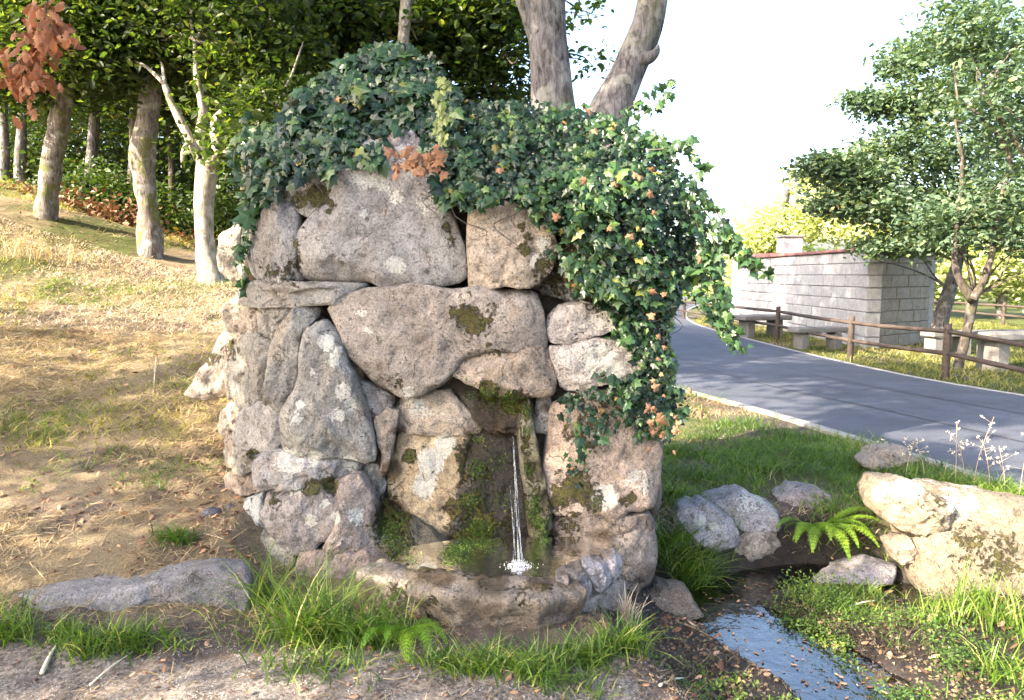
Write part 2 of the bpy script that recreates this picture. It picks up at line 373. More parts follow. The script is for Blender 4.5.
def terrain(x, y, fine=True):
    x = np.asarray(x, float); y = np.asarray(y, float)
    wl = sstep(0.55, -1.0, x)
    lw = sstep(-1.15, -1.6, x)
    zl = -.04 * sstep(2.8, 3.2, y) * (1 - lw) + lw * (.05 + .08 * sstep(3.45, 3.75, y)) + .2 * np.clip(y - 3.75, 0, 8) + .03 * np.clip(y - 11.75, 0, 60)
    zl = zl + .30 * np.clip(-x - 4.9, 0, 5) * sstep(5.5, 11, y) + .10 * np.clip(-x - 1.6, 0, 4) * sstep(3.4, 7, y) * .5
    zl = np.where(y < 3.45, zl * sstep(2.6, 3.45, y), zl)
    rise = .10 * np.clip(y - 24, 0, 60) * sstep(12, 0, x)
    z = wl * zl + (1 - wl) * rise * sstep(30, 45, y) * 0
    d = sdpoly(x, y, LOWPOLY)
    z = z - .24 * sstep(.22, -.12, d)
    cd = np.full(x.shape, 9.)
    for C in (CREEK, CREEK2):
        for i in range(len(C) - 1): cd = np.minimum(cd, segd(x, y, C[i], C[i + 1]))
    wid = .18 + .08 * sstep(4.5, 3.6, y)
    z = z - .17 * sstep(wid + .12, wid - .06, cd)
    if fine:
        near = sstep(14, 6, y)
        z = z + (.030 * fb2(x, y, 1.6, 3, 3) + .012 * fb2(x, y, 9, 5, 3) * near)
        z = z + .02 * np.maximum(0, fb2(x, y, 5, 9, 3)) * sstep(.1, -.2, d)
    rd = sdpoly(x, y, ROADPOLY)
    z = z * sstep(-.1, .5, rd) - .10 * sstep(0.0, -.3, rd)
    return z
def TZ(x, y): return float(terrain(np.array([x]), np.array([y]))[0])
xs = np.concatenate([-np.geomspace(400, 9, 26), np.arange(-8.8, -3, .14), np.arange(-3, 3.6, .04), np.arange(3.6, 12, .16), np.geomspace(12, 400, 26)])
ys = np.concatenate([-np.geomspace(200, 3, 12), np.arange(-2.5, 1.9, .35), np.arange(1.9, 6, .04), np.arange(6, 14, .1), np.arange(14, 34, .5), np.geomspace(34, 700, 26)])
X, Yg = np.meshgrid(xs, ys); Z = terrain(X, Yg)
nx, ny = len(xs), len(ys); i = np.arange(ny - 1)[:, None] * nx + np.arange(nx - 1)[None]
F = np.stack([i, i + 1, i + nx + 1, i + nx], -1).reshape(-1, 4)
xf, yf = X.ravel(), Yg.ravel(); low = sdpoly(xf, yf, LOWPOLY); nn = fb2(xf, yf, 1.4, 31, 4); rd = sdpoly(xf, yf, ROADPOLY)
ppx, ppy = proj(np.stack([xf, np.maximum(yf, .5), Z.ravel()], 1))
right = sstep(.4, 1.0, xf)
grassy = np.clip(right * sstep(4.3, 4.9, yf) * (.35 + .9 * nn) + (1 - right) * sstep(5., 11, yf) * (.25 + .8 * nn) + sstep(6, 7.5, xf) * .6, 0, 1)
grassy = np.maximum(grassy, sstep(.0, -.3, low) * (.5 + .7 * nn) * sstep(1.0, 1.5, xf))
straw = np.clip((1 - right) * sstep(3.0, 3.8, yf) * (.75 + .5 * nn), 0, 1)
mudm = np.clip(sstep(.30, .0, low) * 1.0 + .0 * nn, 0, 1) * sstep(-.6, .2, -0 * xf + 1 - grassy)
gravel = np.clip(sstep(3.25, 2.9, yf + .12 * nn) * sstep(.75, .35, xf) + .0, 0, 1)
straw = np.maximum(straw, right * sstep(4.5, 5, yf) * (.4 + .6 * nn)); paint = np.stack([straw, grassy, mudm], 1); paint2 = np.stack([gravel, gravel * 0, gravel * 0], 1)
link('ground', mesh('ground', np.stack([xf, yf, Z.ravel()], 1), F, True, dict(paint=paint, paint2=paint2)), MT['ground'], kind='structure')
# road sheet
n_ = catmull([(*p, 0) for p in NEAR_EDGE], 90); f_ = catmull([(*p, 0) for p in FAR_EDGE], 90)
V = []; K = 9
for k in range(K):
    t = k / (K - 1); q = n_ * (1 - t) + f_ * t; q[:, 2] = .012 + .05 * (1 - (2 * t - 1) ** 2); V.append(q)
V = np.stack(V, 1).reshape(-1, 3); i = np.arange(89)[:, None] * K + np.arange(K - 1)[None]
link('road', mesh('road', V, np.stack([i, i + 1, i + K + 1, i + K], -1).reshape(-1, 4)), MT['road'], kind='structure')
for tt in (.30, .62):
    q = n_ * (1 - tt) + f_ * tt; q[:, 2] = .012 + .05 * (1 - (2 * tt - 1) ** 2) + .004; dv = norm(np.gradient(q, axis=0)); sd2 = np.stack([dv[:, 1], -dv[:, 0], dv[:, 2] * 0], 1) * .012
    q = q + sd2 * (fbm(q, 1.5, 5, 3) * 1.5)[:, None]
    link('road_seam', mesh('road_seam', np.stack([q - sd2, q + sd2], 1).reshape(-1, 3), np.stack([np.arange(89) * 2, np.arange(89) * 2 + 1, np.arange(89) * 2 + 3, np.arange(89) * 2 + 2], 1)), MT['seam'], kind='structure')
def strip(name, edge, wd, h, mat, side, z0=-.12):
    e = catmull([(*p, 0) for p in edge], 120); t = norm(np.gradient(e, axis=0)); nrm_ = np.stack([t[:, 1], -t[:, 0], t[:, 2] * 0], 1) * side
    prof = [(0, z0), (0, h - .01), (.015, h), (wd - .015, h), (wd, h - .01), (wd, z0)]
    V = np.stack([e + nrm_ * a_ + np.array([0, 0, b_]) for a_, b_ in prof], 1).reshape(-1, 3); k = len(prof)
    i = np.arange(119)[:, None] * k + np.arange(k - 1)[None]
    link(name, mesh(name, V, np.stack([i, i + k, i + k + 1, i + 1], -1).reshape(-1, 4), False), mat, kind='structure')
strip('kerb', NEAR_EDGE, .12, .035, MT['kerb'], -1)
strip('road_edging', FAR_EDGE, .09, .02, MT['kerb'], 1)
# stream water
V = np.array([[*G(*p, -.31), -.31] for p in [(600, 560), (760, 545), (960, 560), (1100, 640), (1250, 900), (850, 1000), (690, 700), (630, 640)]])
xa, ya = np.meshgrid(np.linspace(.3, 4.5, 60), np.linspace(1.6, 5.4, 60)); Vw = np.stack([xa.ravel(), ya.ravel(), np.full(xa.size, -.315)], 1)
i = np.arange(59)[:, None] * 60 + np.arange(59)[None]; Fw = np.stack([i, i + 1, i + 61, i + 60], -1).reshape(-1, 4)
cen = Vw[Fw].mean(1); cd = np.full(len(cen), 9.)
for C in (CREEK, CREEK2):
    for k in range(len(C) - 1): cd = np.minimum(cd, segd(cen[:, 0], cen[:, 1], C[k], C[k + 1]))
link('stream', mesh('stream', Vw, Fw[cd < .50]), MT['water'], kind='structure')

# ------------------------------------------------------------------ rocks
MOSS = [(400, 590, 14, .55), (430, 608, 16, .5), (520, 596, 12, .5), (545, 592, 10, .55)] + [(x_, y_, 8, .62) for x_, y_ in [(522, 420), (526, 436), (526, 452), (530, 466), (532, 480), (536, 492), (540, 506), (544, 518), (540, 530), (533, 515), (528, 500)]] + [(x_, y_, 12, .6) for x_, y_ in [(462, 450), (470, 462), (466, 478), (474, 488), (484, 478), (482, 505), (490, 525), (500, 545), (470, 520), (455, 535)]] + [(455, 314, 8, 1), (468, 320, 16, 1), (482, 326, 12, 1), (492, 305, 7, .8), (527, 238, 6, 1), (524, 250, 7, 1), (522, 226, 6, .8), (318, 195, 14, 1), (300, 200, 10, 1), (292, 245, 6, 1), (296, 262, 7, .8), (330, 205, 8, .8), (447, 222, 7, .9), (452, 238, 6, .8),
        (488, 392, 12, 1), (515, 402, 14, 1), (528, 412, 9, 1), (312, 487, 10, 1), (330, 484, 10, 1), (575, 486, 16, 1), (592, 498, 14, .9), (560, 498, 14, .9), (628, 498, 10, .7), (576, 430, 16, .7), (410, 456, 8, 1), (455, 508, 12, .9), (478, 470, 12, .6), (472, 500, 14, .7), (480, 530, 18, 1), (465, 545, 18, 1), (531, 475, 7, .7),
        (390, 525, 22, .9), (400, 548, 18, .8), (388, 500, 12, .8), (430, 560, 14, .7), (400, 600, 12, .5), (560, 270, 30, .7), (600, 290, 25, .8), (585, 250, 25, .8), (600, 420, 22, .6), (600, 445, 12, .6), (270, 270, 12, .6), (290, 275, 10, .6), (470, 347, 12, .5), (500, 345, 12, .5), (395, 382, 10, .5), (970, 545, 25, .6), (930, 500, 20, .4), (1000, 560, 30, .6), (230, 350, 12, .6), (212, 360, 8, .7), (238, 250, 6, .8), (262, 470, 10, .4), (253, 455, 7, .8), (275, 500, 12, .6), (570, 522, 14, .6), (515, 520, 10, .8), (480, 560, 30, .5)]
LICH = [(430, 462, 15, 1), (424, 485, 12, 1), (445, 445, 12, .9), (604, 498, 14, 1), (326, 342, 9, 1.1), (340, 353, 6, 1), (334, 360, 6, 1), (343, 392, 9, 1.1), (350, 403, 7, 1), (313, 373, 5, .9), (337, 415, 7, 1), (296, 420, 6, 1), (300, 405, 5, .9), (395, 265, 10, .9), (365, 175, 14, .8), (385, 178, 12, .8), (350, 160, 12, .8), (398, 198, 9, .7), (365, 212, 8, .7), (290, 462, 14, .8), (315, 458, 8, 1), (350, 464, 9, .9), (325, 504, 5, 1), (310, 520, 8, .7), (335, 518, 6, .9), (355, 515, 9, .8), (296, 490, 10, .6), (602, 318, 14, .8), (600, 360, 18, .9), (615, 370, 12, .8), (362, 312, 8, .7), (367, 330, 6, .7), (408, 392, 6, 1), (545, 245, 9, .9), (538, 262, 9, .8), (412, 405, 10, .6), (420, 410, 12, .6), (700, 520, 6, .9), (714, 527, 5, .9), (750, 500, 18, .5), (880, 490, 12, .6), (960, 500, 25, .5), (910, 485, 20, .6), (350, 370, 4, .9), (430, 200, 16, .5), (640, 480, 16, .5)]
WET = [(478, 450, 14, .9), (476, 520, 18, 1.), (524, 440, 8, .7), (532, 520, 12, .8), (495, 470, 26, 1.2), (500, 500, 28, 1.2), (500, 535, 28, 1.3), (500, 445, 20, 1.), (498, 412, 26, 1.2), (535, 470, 12, .9), (545, 500, 12, .9), (470, 430, 8, .6), (392, 470, 12, .9), (392, 520, 22, .9), (440, 572, 20, .7), (490, 580, 22, .7), (540, 580, 18, .6), (570, 575, 20, .6), (420, 570, 20, .6), (600, 545, 20, .6), (400, 430, 8, .6), (480, 600, 30, .5), (555, 605, 20, .4), (650, 580, 20, .6), (545, 408, 6, .6)]
def spots(px, py, L):
    r = np.zeros(len(px))
    for a_, b_, c_, s_ in L: r = np.maximum(r, s_ * sstep(1.35, .55, np.hypot(px - a_, py - b_) / c_))
    return r
GREY, LILAC, WARM, YEL, BRN, PALE, DRK, SAND = (.232, .226, .206), (.258, .250, .240), (.28, .235, .19), (.40, .32, .20), (.19, .155, .13), (.38, .355, .335), (.07, .06, .05), (.34, .29, .23)
def resample(poly, n):
    poly = np.array(poly, float); q = np.concatenate([poly, poly[:1]]); d = np.linalg.norm(np.diff(q[:, :2], axis=0), axis=1)
    L = np.concatenate([[0], np.cumsum(d)]); t = np.linspace(0, L[-1], n, endpoint=False)
    out = np.stack([np.interp(t, L, q[:, k]) for k in range(q.shape[1])], 1)
    for _ in range(1): out = .5 * out + .25 * (np.roll(out, 1, 0) + np.roll(out, -1, 0))
    return out
rock_seed = [0]
def rock_mesh(pw, bulge, back, p=3.0, N=72, K=16, tilt=(0, 0), rough=1., view=True):
    """pw: (n,3) outline in world space, roughly facing -Y; swells by bulge toward -Y and runs back by back"""
    rock_seed[0] += 1; sd_ = rock_seed[0] * 7
    o = resample(pw, N); c = o.mean(0); size = np.sqrt(max(np.ptp(o[:, 0]) * np.ptp(o[:, 2]), 1e-4))
    rings = []
    for k in range(K + 1):
        th = k / K * math.pi / 2; s = math.cos(th) ** (.75); s = max(s, 0) if k < K else 0.0
        y = -bulge * (1 - s ** p) ** (1 / p)
        q = c + (o - c) * s; q[:, 1] = c[1] + (o[:, 1] - c[1]) * s + y
        if k < K: rings.append(q)
    tip = c + np.array([0, -bulge, 0])
    br = []
    for s, yy in ((.985, .25), (.93, .55), (.82, .8), (.6, .95), (.3, 1.)):
        q = c + (o - c) * s; q[:, 1] += back * yy; br.append(q)
    allr = br[::-1] + rings
    V = np.concatenate(allr + [tip[None], (c + np.array([0, back, 0]))[None]])
    nr = len(allr)
    V[:, 1] += tilt[0] * (V[:, 0] - c[0]) + tilt[1] * (V[:, 2] - c[2])
    ctr = c + np.array([0, back * .3, 0])
    for _ in range(9):
        fn = norm(np.array([rng.normal(0, .5), -1.0, rng.normal(0, .5)])); dd = (V - ctr) @ fn
        lim = dd.max() * rng.uniform(.84, .96); V = V - np.maximum(dd - lim, 0)[:, None] * fn * .85
    d = V - ctr; dn = norm(d)
    # broad planar facets + fine lumps
    f1 = fbm(V, 1.6 / size, sd_, 2); f2 = fbm(V, 5.0 / size, sd_ + 5, 3); f3 = fbm(V, 26.0, sd_ + 9, 3); cr = np.abs(fbm(V, 8.0, sd_ + 21, 3))
    ridg = np.abs(fbm(V, 3.0 / size, sd_ + 13, 3))
    V = V + dn * (rough * (size * (.030 * f1 + .022 * f2 - .026 * (ridg - .35)) + .009 * f3 - .013 * (cr - .3)))[:, None]
    i = np.arange(nr - 1)[:, None] * N; j = np.arange(N)[None]; j2 = (j + 1) % N
    F = np.stack([i + j, i + j2, i + N + j2, i + N + j], -1).reshape(-1, 4)
    jj = np.arange(N); k2 = (jj + 1) % N; T = nr * N; B = T + 1
    Fl = [tuple(q) for q in F.tolist()] + [((nr - 1) * N + a_, (nr - 1) * N + b_, T) for a_, b_ in zip(jj, k2)] + [(b_, a_, B) for a_, b_ in zip(jj, k2)]
    px, py = proj(V)
    if view: pt = np.stack([spots(px, py, MOSS), spots(px, py, LICH), spots(px, py, WET)], 1)
    else: pt = np.zeros((len(V), 3))
    return mesh('stone', V, Fl, True, dict(paint=pt))
def rock(parent, pts, Y, bulge=.08, back=.22, col=GREY, p=4.0, tilt=(0, 0), name='stone', N=72, K=16, rough=1., **k):
    yf_ = Y if callable(Y) else (lambda px, py: Y)
    cc_ = np.mean(pts, 0); ex_ = min(3.2, .6 + .05 * float(np.mean(np.linalg.norm(np.array(pts) - cc_, axis=1)))); pts = [tuple(np.array(q) + (np.array(q) - cc_) / max(np.linalg.norm(np.array(q) - cc_), 1) * ex_) for q in pts]
    pw = np.array([P(a_, b_, yf_(a_, b_)) for a_, b_ in pts])
    o = link(name, rock_mesh(pw, bulge, back, p, N, K, tilt, rough), GRAN, parent, **k)
    col = tuple(c_ * (.78 if max(col) > .28 and col not in (YEL, PALE, SAND) else 1) for c_ in col); o.color = (*col, 1); return o
def boulder(parent, c, r, col=GREY, rz=0, name='stone', N=40, **k):
    a_ = np.linspace(0, 2 * np.pi, 14, endpoint=False)
    rr = 1 + .12 * rng.standard_normal(14)
    pw = np.stack([c[0] + r[0] * rr * np.cos(a_), np.full(14, c[1]), c[2] + r[2] * rr * np.sin(a_)], 1)
    me = rock_mesh(pw, r[1] * 1.0, r[1] * 1.0, 2.6, N, 10, (0, 0), 1., False)
    o = link(name, me, GRAN, parent, **k); o.color = (*col, 1)
    return o

ft = thing('stone_fountain', 'rough granite boulder fountain overgrown with ivy, spring water falling into a low basin', 'fountain', None, (-.25, 4.1, 0))
FT = thing  # alias kept short
ft.location = (0, 0, 0)
left_curve = lambda base: (lambda px, py: base + max(0, 285 - px) * .008)
S = [
 ([(298,266),(301,240),(318,213),(332,185),(338,158),(370,142),(405,145),(432,178),(452,212),(464,250),(467,270),(452,280),(418,284),(365,281),(330,283),(308,276)], 4.14, .13, LILAC, (0, .12)),
 ([(287,198),(294,172),(318,156),(340,156),(337,185),(326,208),(312,216),(298,210)], 4.20, .07, GREY, (0, .1)),
 ([(252,262),(258,232),(268,210),(282,201),(296,206),(302,225),(301,250),(298,266),(306,279),(285,282),(260,280)], left_curve(4.14), .12, LILAC, (-.1, .1)),
 ([(240,290),(262,281),(310,283),(367,284),(352,296),(338,303),(300,305),(262,308),(243,304)], left_curve(4.03), .09, GREY, (0, 0)),
 ([(258,306),(290,304),(299,309),(284,328),(272,339),(258,330)], left_curve(4.08), .05, GREY, (0, 0)),
 ([(243,305),(257,308),(260,330),(268,340),(250,340),(243,325)], left_curve(4.10), .05, WARM, (0, 0)),
 ([(243,337),(258,333),(272,345),(273,370),(267,398),(252,408),(238,402),(233,375),(238,352)], left_curve(4.07), .08, GREY, (0, 0)),
 ([(273,345),(280,325),(300,306),(319,306),(321,314),(309,330),(305,350),(303,385),(297,402),(275,406),(260,405),(269,385),(273,362)], 4.04, .10, GREY, (0, 0)),
 ([(304,350),(310,328),(324,321),(344,336),(350,358),(358,385),(371,415),(379,458),(362,460),(330,454),(289,450),(283,436),(291,405),(298,390),(303,378)], 4.00, .13, GREY, (0, 0)),
 ([(333,330),(350,328),(358,345),(363,372),(361,381),(352,377),(346,352)], 4.08, .05, WARM, (0, 0)),
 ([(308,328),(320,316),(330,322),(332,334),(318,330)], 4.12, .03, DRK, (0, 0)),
 ([(235,440),(242,412),(262,403),(290,402),(295,410),(287,430),(285,448),(262,448),(243,445)], left_curve(4.00), .09, LILAC, (0, 0)),
 ([(356,378),(372,384),(394,396),(390,408),(376,420),(368,412)], 4.08, .06, LILAC, (0, 0)),
 ([(375,421),(388,408),(399,412),(393,440),(387,476),(380,476),(382,450)], 4.02, .05, WARM, (0, 0)),
 ([(326,306),(345,300),(364,291),(420,288),(500,289),(540,291),(546,310),(550,346),(525,352),(495,350),(472,355),(456,372),(440,386),(425,391),(400,395),(375,383),(363,370),(357,345),(345,326),(330,319)], 4.04, .13, (.345, .305, .265), (0, 0)),
 ([(457,373),(468,357),(500,350),(550,344),(557,385),(546,395),(515,397),(488,389)], 4.03, .10, WARM, (0, 0)),
 ([(466,216),(490,206),(515,204),(536,221),(551,240),(554,258),(546,275),(528,285),(505,281),(488,288),(471,287),(467,250)], 4.08, .15, SAND, (0, .1)),
 ([(528,284),(546,272),(556,258),(574,272),(578,290),(604,299),(600,306),(570,300),(546,295)], 4.20, .07, GREY, (0, 0)),
 ([(553,258),(575,232),(620,235),(655,270),(650,300),(605,304),(576,292),(562,276)], 4.14, .14, SAND, (0, 0)),
 ([(546,318),(556,307),(582,302),(614,311),(622,325),(592,336),(568,344),(550,339)], 4.08, .13, PALE, (0, 0)),
 ([(549,346),(568,344),(592,340),(622,341),(640,368),(626,377),(600,381),(580,389),(562,387),(556,370)], 4.06, .13, PALE, (0, 0)),
 ([(539,396),(548,392),(554,405),(551,420),(546,432),(534,429),(531,418)], 4.10, .05, GREY, (0, 0)),
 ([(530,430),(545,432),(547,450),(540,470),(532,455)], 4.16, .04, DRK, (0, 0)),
 ([(542,495),(541,455),(550,425),(557,402),(590,390),(640,396),(656,440),(662,460),(663,487),(650,507),(610,511),(560,511),(547,506)], 4.09, .14, (.45, .36, .29), (.05, 0)),
 ([(640,396),(652,400),(660,430),(664,455),(655,470),(645,440)], lambda px, py: 4.25, .06, WARM, (0, 0)),
 ([(548,535),(558,516),(580,511),(648,512),(655,528),(620,531),(585,538),(560,545)], 4.08, .12, BRN, (0, 0)),
 ([(560,545),(590,536),(652,527),(660,548),(652,572),(630,590),(602,588),(588,565),(565,556)], 4.04, .12, (.33, .28, .24), (0, 0)),
 ([(391,420),(394,402),(402,393),(425,390),(450,391),(466,408),(484,424),(477,431),(440,433),(402,430)], 4.10, .08, SAND, (0, .2)),
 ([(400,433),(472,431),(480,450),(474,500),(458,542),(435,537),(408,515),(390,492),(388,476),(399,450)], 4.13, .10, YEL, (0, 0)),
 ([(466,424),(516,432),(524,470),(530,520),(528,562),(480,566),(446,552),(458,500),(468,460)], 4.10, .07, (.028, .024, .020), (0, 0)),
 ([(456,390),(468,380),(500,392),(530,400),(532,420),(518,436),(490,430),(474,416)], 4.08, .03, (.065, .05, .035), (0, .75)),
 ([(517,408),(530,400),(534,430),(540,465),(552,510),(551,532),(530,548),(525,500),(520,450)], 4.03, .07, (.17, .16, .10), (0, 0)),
 ([(228,450),(245,442),(263,450),(262,468),(242,474),(230,464)], left_curve(4.0), .07, GREY, (0, 0)),
 ([(228,474),(245,468),(262,474),(264,490),(246,494),(230,488)], left_curve(4.05), .06, BRN, (0, 0)),
 ([(260,454),(290,450),(320,453),(345,458),(361,466),(361,476),(330,479),(300,483),(264,488),(256,472)], 4.01, .11, (.38, .37, .37), (0, 0)),
 ([(266,490),(300,482),(338,480),(346,495),(340,520),(328,540),(310,549),(290,546),(272,527),(263,508)], 4.00, .12, (.34, .31, .30), (0, 0)),
 ([(338,480),(362,474),(372,492),(380,520),(381,546),(352,554),(322,553),(326,542),(340,522),(345,497)], 3.99, .13, (.33, .28, .25), (0, 0)),
 ([(245,500),(262,494),(268,510),(272,526),(262,533),(248,530),(244,516)], left_curve(4.0), .07, (.38, .40, .40), (0, 0)),
 ([(360,462),(379,464),(387,480),(384,500),(376,496),(366,480)], 4.10, .05, GREY, (0, 0)),
 ([(240,548),(258,530),(284,538),(300,562),(292,580),(255,585),(236,574)], left_curve(3.96), .10, (.34, .33, .28), (0, 0)),
 ([(298,552),(330,552),(372,550),(388,560),(390,600),(360,606),(310,602),(296,580)], 3.92, .09, (.33, .26, .22), (0, 0)),
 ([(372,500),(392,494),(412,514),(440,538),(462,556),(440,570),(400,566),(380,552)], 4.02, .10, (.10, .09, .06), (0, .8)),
 ([(466,556),(480,548),(510,552),(516,564),(500,572),(474,570)], 3.90, .05, BRN, (0, .3)),
]
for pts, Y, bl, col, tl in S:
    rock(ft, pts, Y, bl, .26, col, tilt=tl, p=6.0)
# basin rim (curved forward from the wall)
def by(px, py): 
    t = (px - 500) / 125.0
    return 3.27 + .40 * min(abs(t), 1.1) ** 2.2
BS = [
 ([(556,577),(567,572),(577,598),(568,604),(562,598)], .07, (.32, .30, .32), .16),
 ([(566,573),(582,566),(590,580),(588,597),(576,599),(569,588)], .08, (.36, .33, .33), .16),
 ([(584,566),(604,562),(610,575),(602,590),(590,594)], .08, (.34, .32, .34), .16),
 ([(604,561),(614,552),(621,560),(619,576),(609,580)], .06, (.40, .37, .38), .14),
]
for pts, bl, col, bk in BS: rock(ft, pts, by, bl, bk, col, name='rim_stone', p=2.6)
rock(ft, [(466,630),(490,620),(530,610),(570,602),(602,590),(616,577),(627,592),(618,620),(592,640),(560,652),(510,656),(474,650)], lambda a_, b_: by(a_, b_) - .02, .09, .26, (.32, .28, .25), name='basin_stone', p=2.8)
# the hidden mass behind the face: earth and rubble
def loft(name, path, prof, wf, mat, parent, col, n=110, m=30, amp=.008):
    c_ = catmull(path, n); t = norm(np.gradient(c_, axis=0)); out_ = np.stack([t[:, 1], -t[:, 0], t[:, 2] * 0], 1)
    pr = resample(np.array([(a_, b_, 0) for a_, b_ in prof]), m); u = np.linspace(0, 1, n); e = np.minimum(1, np.minimum(u, 1 - u) * 22) ** .4
    mid = pr.mean(0); V = np.zeros((n, m, 3))
    for k in range(n):
        q = mid + (pr - mid) * max(e[k], .02); V[k] = c_[k] + out_[k] * (q[:, :1] * wf(u[k])) + np.array([0, 0, 1.]) * q[:, 1:2]
    V = V.reshape(-1, 3); dn = norm(V - np.repeat(c_ + out_ * mid[0] + np.array([0, 0, mid[1]]), m, 0))
    V = V + dn * (amp * (2.0 * fbm(V * [1, 1, .6], 4.5, 301, 3) + 1.0 * fbm(V, 19., 302, 3) - 1.6 * np.abs(fbm(V, 8., 303, 3))))[:, None]
    i = np.arange(n - 1)[:, None] * m; j = np.arange(m)[None]; F = np.stack([i + j, i + (j + 1) % m, i + m + (j + 1) % m, i + m + j], -1).reshape(-1, 4)
    px, py = proj(V); o = link(name, mesh(name, V, F, True, dict(paint=np.stack([spots(px, py, MOSS), spots(px, py, LICH), spots(px, py, WET)], 1))), mat, parent); o.color = (*col, 1); return o
loft('basin_slab', [(*G(a_, b_, .165), 0) for a_, b_ in [(376, 556), (396, 562), (430, 570), (475, 577), (520, 580), (556, 578), (578, 574)]],
     [(-.05, .0), (-.06, .13), (-.04, .168), (.03, .182), (.10, .180), (.168, .166), (.178, .145), (.158, .10), (.135, .06), (.115, .04), (.118, .02), (.095, -.03), (.05, -.10), (-.03, -.12)], lambda u: 1.0 + .22 * math.sin(u * 3.1) + .07 * math.sin(u * 17 + 1) + .05 * math.sin(u * 41), GRAN, ft, (.185, .158, .130), m=44, n=150)
def lump(name, lo, hi, mat, parent, nseg=26, amp=.08, top=None):
    lo, hi = np.array(lo, float), np.array(hi, float)
    u = np.linspace(0, 2 * np.pi, nseg * 2, endpoint=False); v = np.linspace(-np.pi / 2, np.pi / 2, nseg)
    U, Vv = np.meshgrid(u, v); e = .35
    f = lambda t: np.sign(t) * np.abs(t) ** e
    q = np.stack([f(np.cos(Vv)) * f(np.cos(U)), f(np.cos(Vv)) * f(np.sin(U)), f(np.sin(Vv))], -1).reshape(-1, 3)
    q = (lo + hi) / 2 + q * (hi - lo) / 2
    q = q + norm(q - (lo + hi) / 2) * (amp * fbm(q, 4., 77, 4))[:, None]
    n2 = nseg * 2; i = np.arange(nseg - 1)[:, None] * n2; j = np.arange(n2)[None]
    F = np.stack([i + j, i + (j + 1) % n2, i + n2 + (j + 1) % n2, i + n2 + j], -1).reshape(-1, 4)
    return link(name, mesh(name, q, F), mat, parent)
lump('earth_core', (-1.38, 4.15, -.4), (.80, 5.45, 1.72), MT['core'], ft)
lump('earth_core', (-1.22, 4.22, 1.5), (.60, 5.3, 2.28), MT['core'], ft)
lump('earth_core', (-.75, 3.62, -.3), (.50, 4.3, .02), MT['core'], ft, 16, .03)
# flank stones
for (x, y, z, rx, ry, rz_) in [(-1.5, 4.75, .55, .12, .28, .25), (-1.48, 4.7, 1.05, .13, .26, .25), (-1.45, 4.65, 1.5, .12, .22, .2), (-1.4, 4.75, 1.95, .14, .25, .22), (-1.5, 5.15, .8, .12, .2, .3), (-1.42, 5.15, 1.5, .12, .2, .3),
                             (.82, 4.6, .3, .10, .25, .28), (.84, 4.55, .85, .1, .24, .24), (.8, 4.6, 1.35, .1, .24, .22), (.72, 4.6, 1.8, .12, .25, .22), (.85, 5.1, .5, .1, .24, .4), (.8, 5.1, 1.3, .1, .24, .35)]:
    boulder(ft, (x, y, z), (rx, ry, rz_), random.choice([GREY, WARM, BRN, SAND]))
# top slab just visible through the ivy
rock(ft, [(385,158),(386,142),(396,134),(412,134),(424,144),(424,160),(405,164)], 4.2, .08, .2, (.42, .38, .38))
# low tumbled stones at the left flank
wl_ = lambda Yb: (lambda px, py: Yb)
rock(ft, [(188,394),(203,368),(220,336),(238,316),(248,335),(240,362),(234,390),(214,397)], 4.75, .10, .4, SAND, tilt=(-.3, .4))
rock(ft, [(222,412),(236,398),(247,410),(242,440),(228,438),(219,426)], 4.55, .09, .3, SAND)
rock(ft, [(234,345),(244,340),(247,380),(240,400),(230,396),(228,370)], 4.5, .07, .3, SAND)
rock(ft, [(222,268),(224,234),(238,222),(256,226),(256,260),(246,284)], 4.75, .10, .3, (.5, .46, .38))
rock(ft, [(230,330),(224,310),(236,296),(252,300),(252,330),(242,342)], 4.65, .08, .3, SAND)
rock(ft, [(226,440),(240,436),(250,448),(246,466),(230,462)], 4.35, .06, .3, WARM)
# basin water, falling stream
wp = [P(px, py, 1)[0:0] or G(px, py, .165) for px, py in [(388,562),(400,548),(450,540),(520,538),(600,536),(622,545),(612,562),(590,576),(556,586),(500,592),(450,586),(410,574)]]
c = np.mean(wp, 0); N_ = 60; o = resample(np.array([(a_, b_, .165) for a_, b_ in wp]), N_); V = []
for s in np.linspace(1, .05, 12): q = o * s + np.array([c[0], c[1], .165]) * (1 - s); V.append(q)
V = np.concatenate(V); i = np.arange(11)[:, None] * N_; j = np.arange(N_)[None]
F = np.stack([i + j, i + (j + 1) % N_, i + N_ + (j + 1) % N_, i + N_ + j], -1).reshape(-1, 4)
link('basin_water', mesh('basin_water', V, F), MT['bwater'], ft)
top = P(513, 437, 3.90); land = (*G(519, 566, .165), .165)
def fallpath(x0, x1, ys, Y0, Y1): return [P(x0 + (x1 - x0) * t, ys[0] + (ys[1] - ys[0]) * t, Y0 + (Y1 - Y0) * t ** .6) for t in np.linspace(0, 1, 8)]
wf_ = []
for (x0, x1, y0, y1, r0, r1) in [(513, 519, 436, 566, .0020, .0034), (514, 522, 445, 566, .0007, .0022), (510, 516, 486, 566, .0009, .0030), (513, 524, 490, 566, .0004, .0018), (515, 513, 500, 566, .0004, .0018)]:
    v, f = tube_vf(fallpath(x0, x1, (y0, y1), 3.90, land[1]), list(np.linspace(r0, r1, 8)), 8, 60, .9, int(x0), 30); wf_.append((v, f))
v, f = joinvf(wf_); link('falling_water', mesh('falling_water', v, fixdeg(v, f)), MT['fall'], ft)
